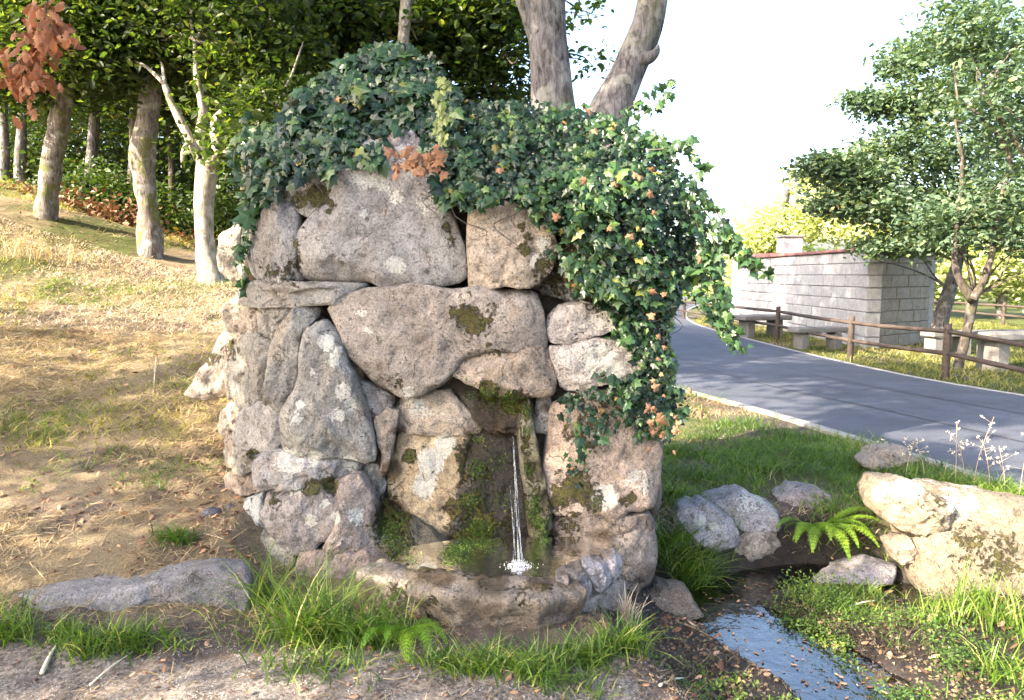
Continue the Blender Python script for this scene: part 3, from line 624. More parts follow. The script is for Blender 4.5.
# splash: droplets and foam ring
tv = [(-.5, -.4, 0), (.5, -.4, 0), (0, .6, 0), (0, 0, .8)]; tf = [(0, 1, 3), (1, 2, 3), (2, 0, 3), (0, 2, 1)]
n = 650; an = rng.random(n) * 6.28; rr = np.abs(rng.normal(0, .026, n)); zz = np.abs(rng.normal(0, .012, n)) * (rr < .03)
ps = np.stack([land[0] + 1.5 * rr * np.cos(an), land[1] + rr * np.sin(an) * .9, .166 + zz], 1)
v, f, va = scatter_vf(tv, tf, ps, rng.normal(0, 1, (n, 3)), rng.normal(0, 1, (n, 3)) + [0, 0, 2], rng.uniform(.0012, .0042, n))
link('splash', mesh('splash', v, f, True), MT['foam'], ft, kind='stuff')
# moss tufts on the wet stones
LV = [(0, 0, 0), (.28, .45, .08), (0, 1, 0), (-.28, .45, .08)]; LF = [(0, 1, 2), (0, 2, 3)]
dg = None
def on_stones(spl, n, name, mat, size, parent, tipz=-.3):
    bpy.context.view_layer.update(); dg = bpy.context.evaluated_depsgraph_get()
    ps, ns = [], []
    cam0 = Vector((0, 0, CAMZ))
    wts = np.array([s[2] ** 2 * s[3] for s in spl]); wts /= wts.sum()
    for k in rng.choice(len(spl), n, p=wts):
        a_, b_, c_, s_ = spl[k]; px, py = rng.normal(a_, c_ * .5), rng.normal(b_, c_ * .5)
        d = Vector(P(px, py, 1.)) - cam0; d.normalize()
        h, l, nn_, _, ob, _ = sc.ray_cast(dg, cam0, d)
        if h and ob.parent == parent: ps.append(l); ns.append(nn_)
    ps, ns = np.array(ps), np.array(ns); m = len(ps)
    tip = rng.normal(0, .6, (m, 3)) + ns * .7 + [0, 0, tipz]; nr_ = ns * .5 + rng.normal(0, .7, (m, 3))
    v, f, va = scatter_vf(LV, LF, ps - ns * .002, tip, nr_, size * rng.uniform(.5, 1.3, m))
    link(name, mesh(name, v, f, True, dict(var=va)), mat, parent, kind='stuff')
on_stones([(500, 400, 14, .6), (470, 395, 8, .6), (497, 460, 14, .35), (500, 500, 14, .3), (534, 510, 9, 1), (478, 470, 12, 1), (470, 500, 12, 1), (478, 530, 16, 1.2), (462, 548, 14, 1.5), (450, 556, 12, 1.2), (490, 545, 12, .6), (530, 470, 6, 1), (535, 500, 8, 1), (540, 522, 10, 1.2), (545, 535, 9, 1.2), (528, 430, 5, 1), (395, 520, 14, .6), (385, 535, 14, .8), (400, 545, 14, .8), (485, 392, 9, 1), (510, 402, 10, 1), (526, 410, 7, 1), (480, 440, 10, .5), (410, 456, 4, 1.5), (412, 560, 10, .5), (462, 375, 6, .6)], 9000, 'moss', MT['moss'], .012, ft)
on_stones([(468, 320, 10, 1), (482, 326, 8, 1), (455, 312, 5, 1), (524, 246, 5, 1), (318, 197, 9, 1), (300, 203, 7, 1), (292, 240, 5, 1), (575, 490, 12, 1), (560, 500, 8, 1), (320, 486, 9, .6), (600, 290, 16, 1), (580, 260, 16, 1)], 1400, 'moss', MT['moss'], .007, ft)

# ------------------------------------------------------------------ free stones
def free(px_pts, Y, bulge, back, col, label, name='boulder', cat='boulder', group=None, tilt=(0, 0), p=3.4, N=84, K=18, rough=1.):
    return rock(None, px_pts, Y, bulge, back, col, p, tilt, name, N, K, rough, label=label, cat=cat, group=group)
def yk(px, py): return 3.42
free([(8,620),(12,598),(60,592),(112,590),(159,581),(201,574),(243,578),(250,598),(245,620),(222,630),(185,636),(144,653),(102,648),(50,648),(19,638)], yk, .10, .34, (.19, .19, .20), 'long dark grey kerb boulder lying in front of the straw slope, left of the fountain', tilt=(0, .3), p=4.)
free([(674,520),(684,508),(705,504),(730,518),(736,538),(715,545),(690,540)], 4.72, .14, .25, (.36, .35, .37), 'smaller lichen-spotted grey boulder beside the tall green grass tuft on the bank', group=None, tilt=(0, .4))
free([(700,512),(712,500),(745,494),(772,506),(776,524),(764,532),(744,536),(728,522)], 4.92, .16, .3, (.36, .35, .36), 'larger grey boulder with flat top on the stream bank, left of the bank fern', tilt=(0, .4))
free([(700,548),(740,534),(774,530),(780,548),(762,562),(720,572),(700,566)], 4.78, .10, .3, (.38, .34, .28), 'pale brown stone under the two grey bank boulders, at the water')
free([(778,500),(800,490),(826,494),(832,506),(815,516),(788,512)], 5.1, .10, .3, (.40, .37, .37), 'small pale grey stone sunk in grass behind the bank fern', tilt=(0, .6))
free([(876,499),(890,485),(918,487),(945,501),(938,519),(918,527),(895,525),(880,515)], 4.45, .22, .4, (.215, .18, .125), 'small left end boulder of the sunlit slab, above the black gap', tilt=(0, .3))
free([(914,528),(925,508),(945,496),(1000,502),(1080,513),(1120,538),(1130,598),(1060,608),(990,606),(940,598),(916,578)], 4.38, .28, .5, (.20, .165, .11), 'large sunlit sandy boulder at the right edge of the stream', tilt=(0, .25), p=3.2)
free([(892,546),(906,538),(918,548),(916,562),(898,562)], 4.4, .08, .2, (.24, .2, .15), 'fist sized tan stone under the black gap of the right boulder', name='small_stone', cat='stone')
free([(810,585),(840,574),(880,566),(900,570),(892,580),(850,586),(820,592)], 4.45, .08, .18, (.28, .27, .30), 'flat wet bluish stone in the channel, below the bank fern', tilt=(0, 1.2))
free([(860,462),(880,450),(905,448),(915,460),(895,470),(870,472)], 5.9, .10, .25, (.27, .24, .2), 'half buried stone near the kerb, behind the sunlit boulder', tilt=(0, .6))
free([(640,600),(660,590),(690,596),(700,612),(670,622),(646,616)], 4.0, .05, .2, (.16, .13, .10), 'brown submerged-looking stone in the dark pool beside the basin', tilt=(0, 1.))
for k, (px, py, s) in enumerate([(212, 514, 16), (230, 508, 9), (222, 520, 7), (200, 520, 8)]):
    y = 4.15 - k * .03; x, y_, z = P(px, py, y); z = TZ(x, y)
    # find ground depth along the pixel ray
    for yy in np.arange(3.6, 6, .03):
        q = P(px, py, yy)
        if q[2] <= TZ(q[0], yy): x, y, z = q[0], yy, q[2]; break
    s_ = s / 740 * y
    boulder(None, (x, y, z + s_ * .12), (s_ * .6, s_ * .5, s_ * .28), (.10, .10, .13), name='slate_stone', N=24,
            label=['largest dark slate chip on the straw beside the fountain foot', 'dark slate chip against the fountain foot, right of the largest', 'small slate chip just below the largest one', 'small slate chip at the left end of the chips'][k], cat='stone', group='slate chips beside the fountain')

# ------------------------------------------------------------------ ray to ground
def hit(px, py, y0=2.2, y1=60):
    yy = y0
    while yy < y1:
        q = P(px, py, yy)
        if q[2] <= TZ(q[0], yy): return q
        yy += .03 if yy < 6 else .15
    return P(px, py, y1)

# ------------------------------------------------------------------ ivy
a5 = [(0, -.02), (.20, -.20), (.46, -.06), (.36, .14), (.50, .42), (.25, .47), (0, .95)]
ivp = a5 + [(-x, y) for x, y in a5[-2:0:-1]]
IV = [(0, .12, .06)] + [(x, y, -.22 * abs(x) - .10 * max(y - .3, 0)) for x, y in ivp]
IFc = [(0, k, k + 1 if k + 1 < len(IV) else 1) for k in range(1, len(IV))]
ivmeshes = []
for k in range(9):
    v = np.array(IV); me = mesh('leaf', v, np.array(IFc), False, dict(var=np.full(len(v), [.12, .3, .4, .5, .6, .68, .78, .88, .965][k]))); me.materials.append(MT['ivy']); ivmeshes.append(me)
drymesh = mesh('leaf', np.array(IV) * [1, 1, 1.6], np.array(IFc), False, dict(var=np.full(len(IV), .6))); drymesh.materials.append(MT['ivydry'])
from mathutils import Matrix
def leafobj(me, p, tip, n, s, parent, name='leaf'):
    n = Vector(n).normalized(); t = Vector(tip); t = (t - n * t.dot(n)).normalized(); x = t.cross(n)
    o = bpy.data.objects.new(name, me); COL.objects.link(o); o.parent = parent
    o.matrix_world = Matrix.Translation(p) @ Matrix((x, t, n)).transposed().to_4x4() @ Matrix.Scale(s, 4); return o
def sample_poly(poly, n):
    poly = np.array(poly, float); lo, hi = poly.min(0), poly.max(0); out = []
    while len(out) < n:
        q = lo + rng.random((n * 3, 2)) * (hi - lo); m = inpoly(q[:, 0], q[:, 1], [tuple(t) for t in poly]); out += q[m].tolist()
    return np.array(out[:n])
def ivy(label, polys, depth, sizes, nfront, nback, hole=None, greens=(0, 9)):
    t = thing('ivy', label, 'ivy', 'ivy plants on the fountain')
    def gen(n, dmin, dmax):
        wts = np.array([w_ for _, w_ in polys], float); wts /= wts.sum(); pts = []
        for (poly, w_), c_ in zip(polys, (wts * n).astype(int)): 
            if c_: pts.append(sample_poly(poly, c_))
        q = np.concatenate(pts); q = q + rng.normal(0, 3.5, q.shape)
        nn2 = fb2(q[:, 0], q[:, 1], .045, 5, 3)
        if hole is not None: q = q[~hole(q[:, 0], q[:, 1])]; nn2 = fb2(q[:, 0], q[:, 1], .045, 5, 3)
        Y = depth(q[:, 0], q[:, 1]) + rng.uniform(dmin, dmax, len(q)) - .05 * nn2
        ps = np.array([P(a_, b_, y_) for (a_, b_), y_ in zip(q, Y)])
        n_ = np.stack([rng.normal(0, .45, len(q)), -1 + rng.normal(0, .3, len(q)), .55 + rng.normal(0, .4, len(q))], 1)
        tip = np.stack([rng.normal(0, .75, len(q)), rng.normal(-.2, .3, len(q)), -1 + rng.normal(0, .5, len(q))], 1)
        v_ = np.clip(.42 + .22 * rng.standard_normal(len(q)) + .25 * nn2, 0, .93); odd = rng.random(len(q)); v_ = np.where(odd > .988, rng.uniform(.95, 1, len(q)), v_)
        return ps, tip, n_, (sizes[0] * .75 + (sizes[1] * 1.1 - sizes[0] * .75) * rng.random(len(q)) ** 1.4) * (1 + .25 * nn2), v_
    ps, tip, n_, s_, v_ = gen(nfront, -.05, .06)
    k = min(300, len(ps))
    order = np.argsort(-s_); ps, tip, n_, s_, v_ = ps[order], tip[order], n_[order], s_[order], v_[order]
    bins = np.array([.12, .3, .4, .5, .6, .68, .78, .88, .965])
    for i_ in range(k): leafobj(ivmeshes[int(np.argmin(abs(bins - v_[i_])))], ps[i_], tip[i_], n_[i_], s_[i_], t)
    A = scatter_vf(IV, IFc, ps[k:], tip[k:], n_[k:], s_[k:], v_[k:])
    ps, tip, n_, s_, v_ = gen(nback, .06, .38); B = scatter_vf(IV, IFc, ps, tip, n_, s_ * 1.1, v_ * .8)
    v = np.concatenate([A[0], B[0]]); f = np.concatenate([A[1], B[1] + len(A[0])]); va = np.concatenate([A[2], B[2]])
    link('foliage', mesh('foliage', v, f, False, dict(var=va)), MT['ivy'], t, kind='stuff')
    # stems
    st = []
    for _ in range(26):
        q = sample_poly(polys[0][0], 1)[0]; y = float(depth(np.array([q[0]]), np.array([q[1]]))[0]) + .03
        pth = []
        for k_ in range(5): pth.append(P(q[0] + k_ * rng.normal(0, 6), q[1] + k_ * 16, y + rng.normal(0, .02)))
        st.append(tube_vf(pth, [.004, .004, .003, .002, .001], 5, 12))
    v, f = joinvf(st); link('stem', mesh('stem', v, fixdeg(v, f)), MT['bark_dark'], t, kind='stuff')
    return t
LIV = [([(296,172),(276,150),(282,115),(308,90),(336,68),(368,50),(405,46),(432,62),(452,90),(455,130),(448,175),(452,205),(440,195),(430,165),(420,130),(395,128),(384,150),(378,165),(350,158),(330,172),(310,166),(302,178)], 1.0),
       ([(240,150),(262,120),(285,150),(290,190),(262,205),(252,225),(246,232),(248,190)], .045)]
ivL = ivy('dark large-leaved ivy mound crowning the left top of the fountain', LIV, lambda x, y: 3.98 + np.clip(175 - y, 0, 200) * .004 + np.clip(300 - x, 0, 80) * .004, (.045, .090), 1900, 2600)
RIV = [([(436,118),(470,104),(520,103),(560,108),(600,114),(640,128),(668,154),(684,182),(698,210),(706,240),(716,262),(704,270),(684,278),(662,290),(655,310),(628,300),(610,280),(596,262),(575,240),(552,228),(530,206),(500,196),(470,208),(455,205),(448,170)], 1.0),
       ([(600,265),(640,285),(680,280),(670,310),(662,350),(672,385),(684,415),(660,440),(640,436),(622,398),(640,366),(622,335),(606,305)], .26),
       ([(560,400),(600,372),(640,380),(650,410),(625,425),(600,440),(580,470),(566,486),(560,470),(580,440)], .055),
       ([(550,250),(600,262),(612,300),(580,292)], .04)]
ivR = ivy('ivy curtain with trailing strands over the right half of the fountain', RIV, lambda x, y: 3.88 + np.clip(190 - y, 0, 200) * .0065 + np.clip(x - 640, 0, 90) * .003, (.030, .056), 3900, 4300)
# trailing strands of the right ivy
def strand(parent, pts, Y, n, size, m='leaf'):
    path = np.array([P(a_, b_, Y + random.uniform(-.03, .03)) for a_, b_ in pts]); pc = catmull(path, n)
    v, f = tube_vf(path, [.003] * (len(path) - 1) + [.001], 5); link('stem', mesh('stem', v, fixdeg(v, f)), MT['bark_dark'], parent)
    ps = pc + rng.normal(0, .016, pc.shape); tip = np.stack([rng.normal(0, 1, n), rng.normal(-.3, .4, n), -.8 + rng.normal(0, .5, n)], 1)
    nr_ = np.stack([rng.normal(0, .6, n), -1 + rng.normal(0, .4, n), .4 + rng.normal(0, .5, n)], 1)
    v, f, va = scatter_vf(IV, IFc, ps, tip, nr_, size * rng.uniform(.6, 1.15, n), np.clip(rng.normal(.6, .18, n), 0, .92))
    link('foliage', mesh('foliage', v, f, False, dict(var=va)), MT['ivy'], parent, kind='stuff')
for pts, n in [([(690,180),(715,210),(740,250),(768,272)], 44), ([(700,205),(722,235),(745,262),(760,268)], 30), ([(712,235),(722,280),(730,320),(742,350)], 60), ([(705,250),(716,300),(735,345)], 40),
               ([(716,240),(735,245),(752,266)], 24), ([(690,290),(700,300),(724,330)], 20), ([(665,300),(668,350),(676,400)], 40), ([(655,140),(690,150),(700,175)], 30), ([(618,118),(640,100),(660,88),(676,78)], 16), ([(632,112),(650,108),(668,92)], 12), ([(645,150),(668,148),(688,140)], 16), ([(690,190),(700,240),(702,290)], 40), ([(612,300),(616,330),(606,345)], 14), ([(436,70),(442,100),(450,140)], 20)]:
    strand(ivR, pts, 3.98 if pts[0][1] > 130 else 4.35, n, .058)
for pts, n in [([(250,150),(246,200),(240,250),(246,290)], 30), ([(262,160),(256,200),(238,262)], 26), ([(285,165),(265,185),(250,215)], 24), ([(250,120),(235,150),(236,190)], 18)]:
    strand(ivL, pts, 4.25, n, .065)
# withered leaf sprigs
dg_ = rng.normal(0, 1, (34, 2)) * [15, 7] + [418, 160]
for q in dg_: leafobj(drymesh, P(q[0], q[1], 3.86 + random.uniform(-.03, .03)), rng.normal(0, 1, 3), (random.gauss(0, .5), -1, random.gauss(.2, .5)), random.uniform(.04, .07), ivL)
for q in np.concatenate([rng.normal(0, 1, (22, 2)) * [12, 18] + [660, 420], rng.normal(0, 1, (9, 2)) * [4, 30] + [655, 345], rng.normal(0, 1, (14, 2)) * [50, 40] + [620, 190]]):
    leafobj(drymesh, P(q[0], q[1], 3.80 + random.uniform(-.03, .05)), rng.normal(0, 1, 3), (random.gauss(0, .5), -1, random.gauss(.2, .5)), random.uniform(.022, .05), ivR)
# pale yellow sprig in the middle
ym = mesh('leaf', np.array(IV), np.array(IFc), False, dict(var=np.full(len(IV), .962))); ym.materials.append(MT['ivy'])
for k in range(22): leafobj(ym, P(440 + 4 * math.sin(k * .7) + random.uniform(-4, 4), 78 + k * 3.0, 3.92), (random.gauss(0, .5), -.2, -1), (random.gauss(0, .4), -1, .4), random.uniform(.04, .065), ivL)

# ------------------------------------------------------------------ trees
def crown_vf(blobs, n, size, flat=.55, clump=.35, per=14, droop=.2):
    """blobs: (centre, radii, weight). clumps on and in the ellipsoids, leaves round each clump"""
    wts = np.array([b_[2] for b_ in blobs], float); wts /= wts.sum(); out = []
    for (c_, r_, _), w_ in zip(blobs, wts):
        nc = max(3, int(n * w_ / per)); d = norm(rng.normal(0, 1, (nc, 3))); rad = rng.random(nc) ** .45
        rad = rad * (1 + .25 * fbm(d * 2 + np.array(c_), 1.0, 3, 3))
        cc = np.array(c_) + d * rad[:, None] * np.array(r_)
        q = np.repeat(cc, per, 0) + rng.normal(0, clump, (nc * per, 3)) * [1, 1, flat]; out.append(q)
    ps = np.concatenate(out); m = len(ps)
    cid = np.repeat(rng.random(m // per + 1), per)[:m]
    tip = rng.normal(0, 1, (m, 3)) * [1, 1, .5] + [0, 0, -droop]; nr_ = rng.normal(0, .55, (m, 3)) + [0, 0, .8]
    va = np.clip(.5 * rng.random(m) + .5 * cid, 0, 1)
    return scatter_vf(LEAF6, LEAF6F, ps, tip, nr_, size * rng.uniform(.6, 1.25, m), va)
LEAF6 = [(0, -.1, 0), (.3, .25, .07), (.24, .7, .05), (0, 1, -.06), (-.24, .7, .05), (-.3, .25, .07)]
LEAF6F = [(0, 1, 2), (0, 2, 3), (0, 3, 4), (0, 4, 5)]
def limb_to(p0, p1, r0, r1=None, seed=0, bend=.15):
    p0, p1 = np.array(p0), np.array(p1); L = np.linalg.norm(p1 - p0); mid = (p0 + p1) / 2 + rng.normal(0, bend * L * .4, 3) + [0, 0, bend * L * .5]
    q1 = p0 * .6 + mid * .4 + rng.normal(0, .03 * L, 3)
    return tube_vf([p0, q1, mid, p1 * .7 + mid * .3 + rng.normal(0, .04 * L, 3), p1], [r0, r0 * .8, r0 * .55, r0 * .35, r1 or r0 * .15], 7, 14, .1, seed)
def tree(name, label, path, rad, bark, crown=None, n=8000, size=.1, leafmat='oak', limbs=(), sub=True, group=None, clump=.3, flat=.55, ns=16, rough=.16, twig_r=.03, cat='tree'):
    t = thing(name, label, cat, group)
    L = len(path)
    tr_ = tube_vf(path, rad, ns, max(L * 10, 24), rough, random.randrange(999), 5.)
    link('trunk', mesh('trunk', tr_[0], fixdeg(*tr_)), MT[bark], t)
    for pth, rd_ in limbs:
        v, f = tube_vf(pth, rd_, 10, len(pth) * 6, rough, random.randrange(999)); link('limb', mesh('limb', v, fixdeg(v, f)), MT[bark], t)
    if crown:
        tw = []; p = np.array(path, float)
        anchors = [p[k] for k in range(max(1, L // 2), L)] + [np.array(q[0][-1]) for q in limbs]
        for c_, r_, w_ in crown:
            for _ in range(3):
                e = np.array(c_) + rng.normal(0, .45, 3) * np.array(r_); an_ = min(anchors, key=lambda q: np.linalg.norm(q - e) + (2 if q[2] > e[2] + .6 else 0))
                tw.append(limb_to(an_, e, twig_r))
        v, f = joinvf(tw); link('branches', mesh('branches', v, fixdeg(v, f)), MT[bark], t, kind='stuff')
        v, f, va = crown_vf(crown, n, size, flat, clump)
        link('crown', mesh('crown', v, f, False, dict(var=va)), MT[leafmat], t, kind='stuff')
    return t
def tp(pts, Y): return [P(a_, b_, Y if not isinstance(Y, (list, tuple)) else Y[k]) for k, (a_, b_) in enumerate(pts)]
def px2r(w_, Y): return w_ / 2 / FPX * Y
def foot(pts, Y):   # extend a trunk into the ground
    p = tp(pts, Y); x, y, z = p[0]; return [(x, y, min(z, TZ(x, y)) - .15)] + p
def B(px, py, Y, rx, rz_, w_=1., ry=None):   # crown blob from a picture position; radii in metres
    return (P(px, py, Y), (rx, ry or rx, rz_), w_)
# centre: twin trunks behind the fountain; crowns are over the frame
tree('oak_tree', 'thick grey furrowed trunk rising behind the middle of the ivy', foot([(552,110),(549,70),(547,30),(545,-20),(540,-120),(530,-260)], 5.9), [px2r(50, 5.9)] + [px2r(w_, 5.9) for w_ in (44, 39, 37, 38, 34, 24)], 'bark_grey',
     [((.2, 6.4, 5.6), (1.8, 1.6, .9), 1), ((-1.2, 6.5, 5.4), (1.4, 1.4, .8), .8), ((1.4, 5.8, 5.4), (1.1, 1.3, .7), .6)], 9000, .12, 'oak', limbs=[(tp([(540,45),(528,15),(515,-20),(495,-80)], 5.85), [px2r(w_, 5.9) for w_ in (20, 15, 13, 8)])], ns=28, rough=.13)
tree('oak_tree', 'grey trunk leaning right behind the ivy, swollen knot on its right side', foot([(608,118),(618,95),(633,62),(646,28),(652,0),(656,-60),(664,-200)], 5.7), [px2r(50, 5.7)] + [px2r(w_, 5.7) for w_ in (43, 37, 32, 31, 29, 27, 18)], 'bark_grey',
     [((2.0, 5.2, 5.2), (1.3, 1.3, .6), 1), ((1.6, 6.4, 5.8), (1.6, 1.2, .8), 1)], 7000, .12, 'oak', limbs=[(tp([(640,58),(650,57),(656,52),(658,45)], 5.62), [px2r(w_, 5.7) for w_ in (14, 12, 8, 3)])], ns=28, rough=.1)
# left hillside
tree('oak_tree', 'pale sunlit forked tree nearest the left side of the fountain', foot([(213,285),(206,250),(203,210),(208,165)], 10), [px2r(w_, 10) for w_ in (30, 26, 19, 18, 20)], 'bark_pale',
     [B(200, 30, 11.2, 1.0, .6), B(262, 50, 10.2, .8, .5), B(150, 55, 11, .8, .5), B(230, 0, 10.2, 1.2, .6), B(275, 110, 9.6, .45, .4, .5), B(245, 145, 9.4, .35, .2, .25)], 13000, .095, 'oak',
     limbs=[(tp([(207,170),(196,150),(185,130),(172,105),(165,85)], 10), [px2r(w_, 10) for w_ in (13, 11, 9, 7, 5)]), (tp([(205,168),(200,140),(203,110),(198,85),(195,40)], 10.05), [px2r(w_, 10) for w_ in (12, 10, 9, 7, 4)]), (tp([(208,168),(217,150),(215,125),(225,108)], 9.9), [px2r(w_, 10) for w_ in (14, 11, 9, 5)]), (tp([(213,155),(235,150),(255,140),(270,120)], 9.8), [px2r(w_, 10) for w_ in (6, 5, 4, 2)]), (tp([(190,140),(184,150),(182,168)], 9.9), [px2r(w_, 10) for w_ in (4, 4, 2)])], ns=18)
tree('oak_tree', 'straight mossy trunk dappled with sun, second from the fountain on the left slope', foot([(151,275),(150,240),(148,200),(142,160),(148,120),(152,80),(156,20),(160,-60)], 11), [px2r(w_, 11) for w_ in (28, 25, 22, 20, 22, 20, 18, 17, 10)], 'bark_oak',
     [B(120, 30, 11, 1.2, .8), B(170, 10, 11.2, 1.2, .8), B(95, 55, 10.6, .8, .4), B(60, 10, 10.8, 1.2, .8), B(130, -60, 11, 2, .8)], 15000, .10, 'oak', ns=20, rough=.22)
tree('oak_tree', 'grey trunk leaning right at the head of the long shadow on the slope', foot([(45,236),(48,200),(52,160),(62,110),(70,60),(78,-30)], 11.2), [px2r(w_, 11.2) for w_ in (28, 24, 20, 19, 17, 15, 10)], 'bark_oak',
     [B(60, 20, 11.5, 1.3, .9), B(10, 50, 11, 1.0, .8), B(90, -20, 12, 1.4, .9), B(20, 85, 11.2, .7, .25, .4), B(105, 70, 11.2, .6, .3, .4)], 14000, .10, 'oak', ns=20, rough=.2)
far_tr = [('slim grey trunk at the far left edge, farther up the slope', [(4, 200), (5, 160), (3, 100), (5, -20)], 16, 9, 'bark_grey', [B(0, 40, 16, 1.6, 1.2), B(30, -10, 16, 1.6, 1.)]),
          ('slim straight trunk right of the far left edge trunk', [(21, 205), (20, 170), (22, 120), (24, -20)], 15, 10, 'bark_grey', [B(40, 40, 15, 1.5, 1.), B(20, -10, 15, 1.5, 1.)]),
          ('thin shaded trunk in the undergrowth left of the mossy trunk', [(92, 208), (91, 170), (95, 120), (98, -20)], 15.5, 11, 'bark_grey', [B(100, 60, 15.5, 1.4, .8), B(110, 40, 16, 1.8, 1.2)]),
          ('short dim trunk in the undergrowth just left of the mossy trunk base', [(128, 225), (131, 195), (134, 150), (130, 40)], 15, 10, 'bark_dark', [B(130, 80, 15.5, 1.5, .8), B(150, 50, 16, 1.6, 1.2)]),
          ('dark slim trunk behind the mossy trunk', [(170, 240), (172, 180), (168, 100), (170, 0)], 15.5, 7, 'bark_dark', [B(180, 100, 16, 1.6, 1.2), B(200, 20, 16, 1.8, 1.2)]),
          ('dark slim trunk right of the sunlit forked tree', [(246, 240), (245, 180), (248, 100), (252, 0)], 14.5, 8, 'bark_dark', [B(240, 120, 15.5, 1.5, 1.2), B(260, 40, 16, 1.8, 1.2)]),
          ('brown leaning trunk above the left end of the ivy', [(262, 230), (272, 90), (290, 40), (300, -20)], 13.5, 14, 'bark_oak', [B(300, 30, 14, 1.3, 1.), B(270, 80, 14, 1.2, .8)]),
          ('thin grey trunk behind the ivy mound, left of the white trunk', [(372, 200), (372, 60), (370, 20), (372, -40)], 12, 12, 'bark_grey', [B(340, 10, 12, .8, .5), B(320, 60, 12.5, .8, .6)]),
          ('slender white trunk behind the top of the ivy mound', [(400, 200), (402, 60), (405, 20), (408, -60)], 11, 13, 'bark_pale', [B(440, 40, 12, .8, .5), B(470, 15, 12, .9, .5)]),
          ('thin slanting trunk behind the ivy mound, right of the brown one', [(325, 200), (340, 60), (350, 20), (362, -30)], 13, 8, 'bark_grey', [B(345, -10, 13.5, 1., .5)])]
for lab, pts, Y, wd, bk, cr in far_tr:
    q = foot(pts, Y); tree('woodland_tree', lab, q, [px2r(wd * (1.25 - .12 * k), Y) for k in range(len(q))], bk, cr, 6500, .13, 'oak', group='woodland trees on the left slope', ns=10, clump=.35)
# understorey and backdrop wood, left and centre
tree('woodland_tree', 'leafy tree in the gap between the ivy mound and the thick trunk', foot([(500, 200), (498, 120), (492, 60), (488, 0)], 12), [px2r(w_, 12) for w_ in (10, 9, 7, 5, 3)], 'bark_dark',
     [B(490, 60, 12, .7, .55), B(460, 95, 12, .6, .4), B(515, 100, 12.3, .6, .4), B(500, 15, 12.5, .6, .3), B(455, 45, 12, .4, .3, .5), B(588, 60, 12.5, .25, .2, .12), B(580, 12, 12.5, .25, .15, .1)], 4800, .11, 'oak', group='woodland trees on the left slope', clump=.2)
def mass(name, blobs, n, size, mat, clump=.5, flat=.6, per=14, **k):
    v, f, va = crown_vf(blobs, n, size, flat, clump, per); return link(name, mesh(name, v, f, False, dict(var=va)), MT[mat], None, kind='stuff', **k)
mass('undergrowth', [B(px, py, 17 + random.random() * 3, 1.6, 1.0) for px, py in [(-20, 170), (30, 175), (80, 185), (130, 200), (180, 205), (230, 215), (270, 210), (60, 130), (150, 150), (220, 150), (290, 170), (0, 120)]] +
     [B(px, py, 14.2, .9, .45, .5) for px, py in [(120, 205), (165, 225), (190, 240), (235, 250), (90, 195), (240, 215), (270, 230), (255, 262)]], 70000, .10, 'under', clump=.3, per=22)
# bracken in front of the wood
mass('bracken', [B(px, py, 12.8, .6, .12, .4) for px, py in [(110, 222), (130, 236), (178, 246), (100, 212), (235, 262), (60, 205), (20, 198), (190, 262)]], 2200, .10, 'litter', clump=.2)
fw = []
for k in range(34):
    x = -34 + k * 1.25 + random.uniform(-.6, .6); y = 24 + random.uniform(-3, 6) + max(0, x + 6) * .5; z0 = 3.5
    fw.append(((x, y, z0 + random.uniform(1, 6)), (2.2, 2.0, 1.8), 1))
    fw.append(((x, y + 1, z0 + random.uniform(-1, 2)), (2.2, 2.0, 1.8), 1))
fw = [b_ for b_ in fw if 512 + 740 * b_[0][0] / b_[0][1] < 255]
mass('far_wood', fw, 40000, .26, 'under', clump=.6, label=None)

# right: the two trees by the picnic place
tree('maple_tree', 'forked tree leaning left with broad blue-green crown, between fence and hut corner', foot([(938,333),(944,310),(950,290),(958,262),(966,235)], 15.5), [px2r(w_, 15.5) for w_ in (18, 16, 14, 13, 11, 8)], 'bark_grey',
     [B(850, 172, 14.5, .95, .35), B(822, 165, 14.3, .5, .2, .4), B(835, 205, 14.3, .5, .2, .4), B(862, 100, 14.6, .35, .15, .2), B(905, 150, 14.5, 1.0, .6), B(880, 205, 14.2, .8, .4), B(950, 190, 14.5, 1.1, .8), B(935, 95, 14.5, 1., .7), B(985, 50, 14.5, 1.1, .8), B(905, 60, 14.8, .5, .35, .5), B(888, 105, 14.6, .6, .25, .5), B(1010, 130, 14.5, 1.2, .8), B(1010, 215, 14.5, .9, .5), B(925, 240, 14.3, .8, .35, .8), B(880, 248, 14.3, .4, .15, .3)], 27000, .105, 'maple', clump=.17, flat=.4, twig_r=.025)
tree('maple_tree', 'slender dark forked tree just behind the second fence post from the right', foot([(957,372),(964,345),(970,315),(974,296)], 12.3), [px2r(w_, 12.3) for w_ in (15, 11, 9, 9, 10)], 'bark_dark',
     [B(960, 225, 12.3, .8, .5), B(1020, 190, 12, .9, .8), B(1000, 100, 12, 1.0, .9), B(1050, 60, 12, 1., 1.), B(960, 30, 12.4, .6, .5), B(1040, 240, 12, .6, .3, .5)], 10000, .10, 'maple',
     limbs=[(tp([(973,300),(962,285),(956,268),(956,235),(962,160),(955,120)], 12.2), [px2r(w_, 12.2) for w_ in (9, 8, 7, 5, 4, 2)]), (tp([(973,300),(984,280),(990,262),(1000,200),(1010,160),(985,120),(958,100)], 12.1), [px2r(w_, 12.1) for w_ in (8, 7, 6, 5, 5, 4, 2)]), (tp([(1030,165),(1005,125),(985,100)], 12.), [px2r(w_, 12.) for w_ in (6, 4, 2)])], clump=.2, flat=.4, twig_r=.02)
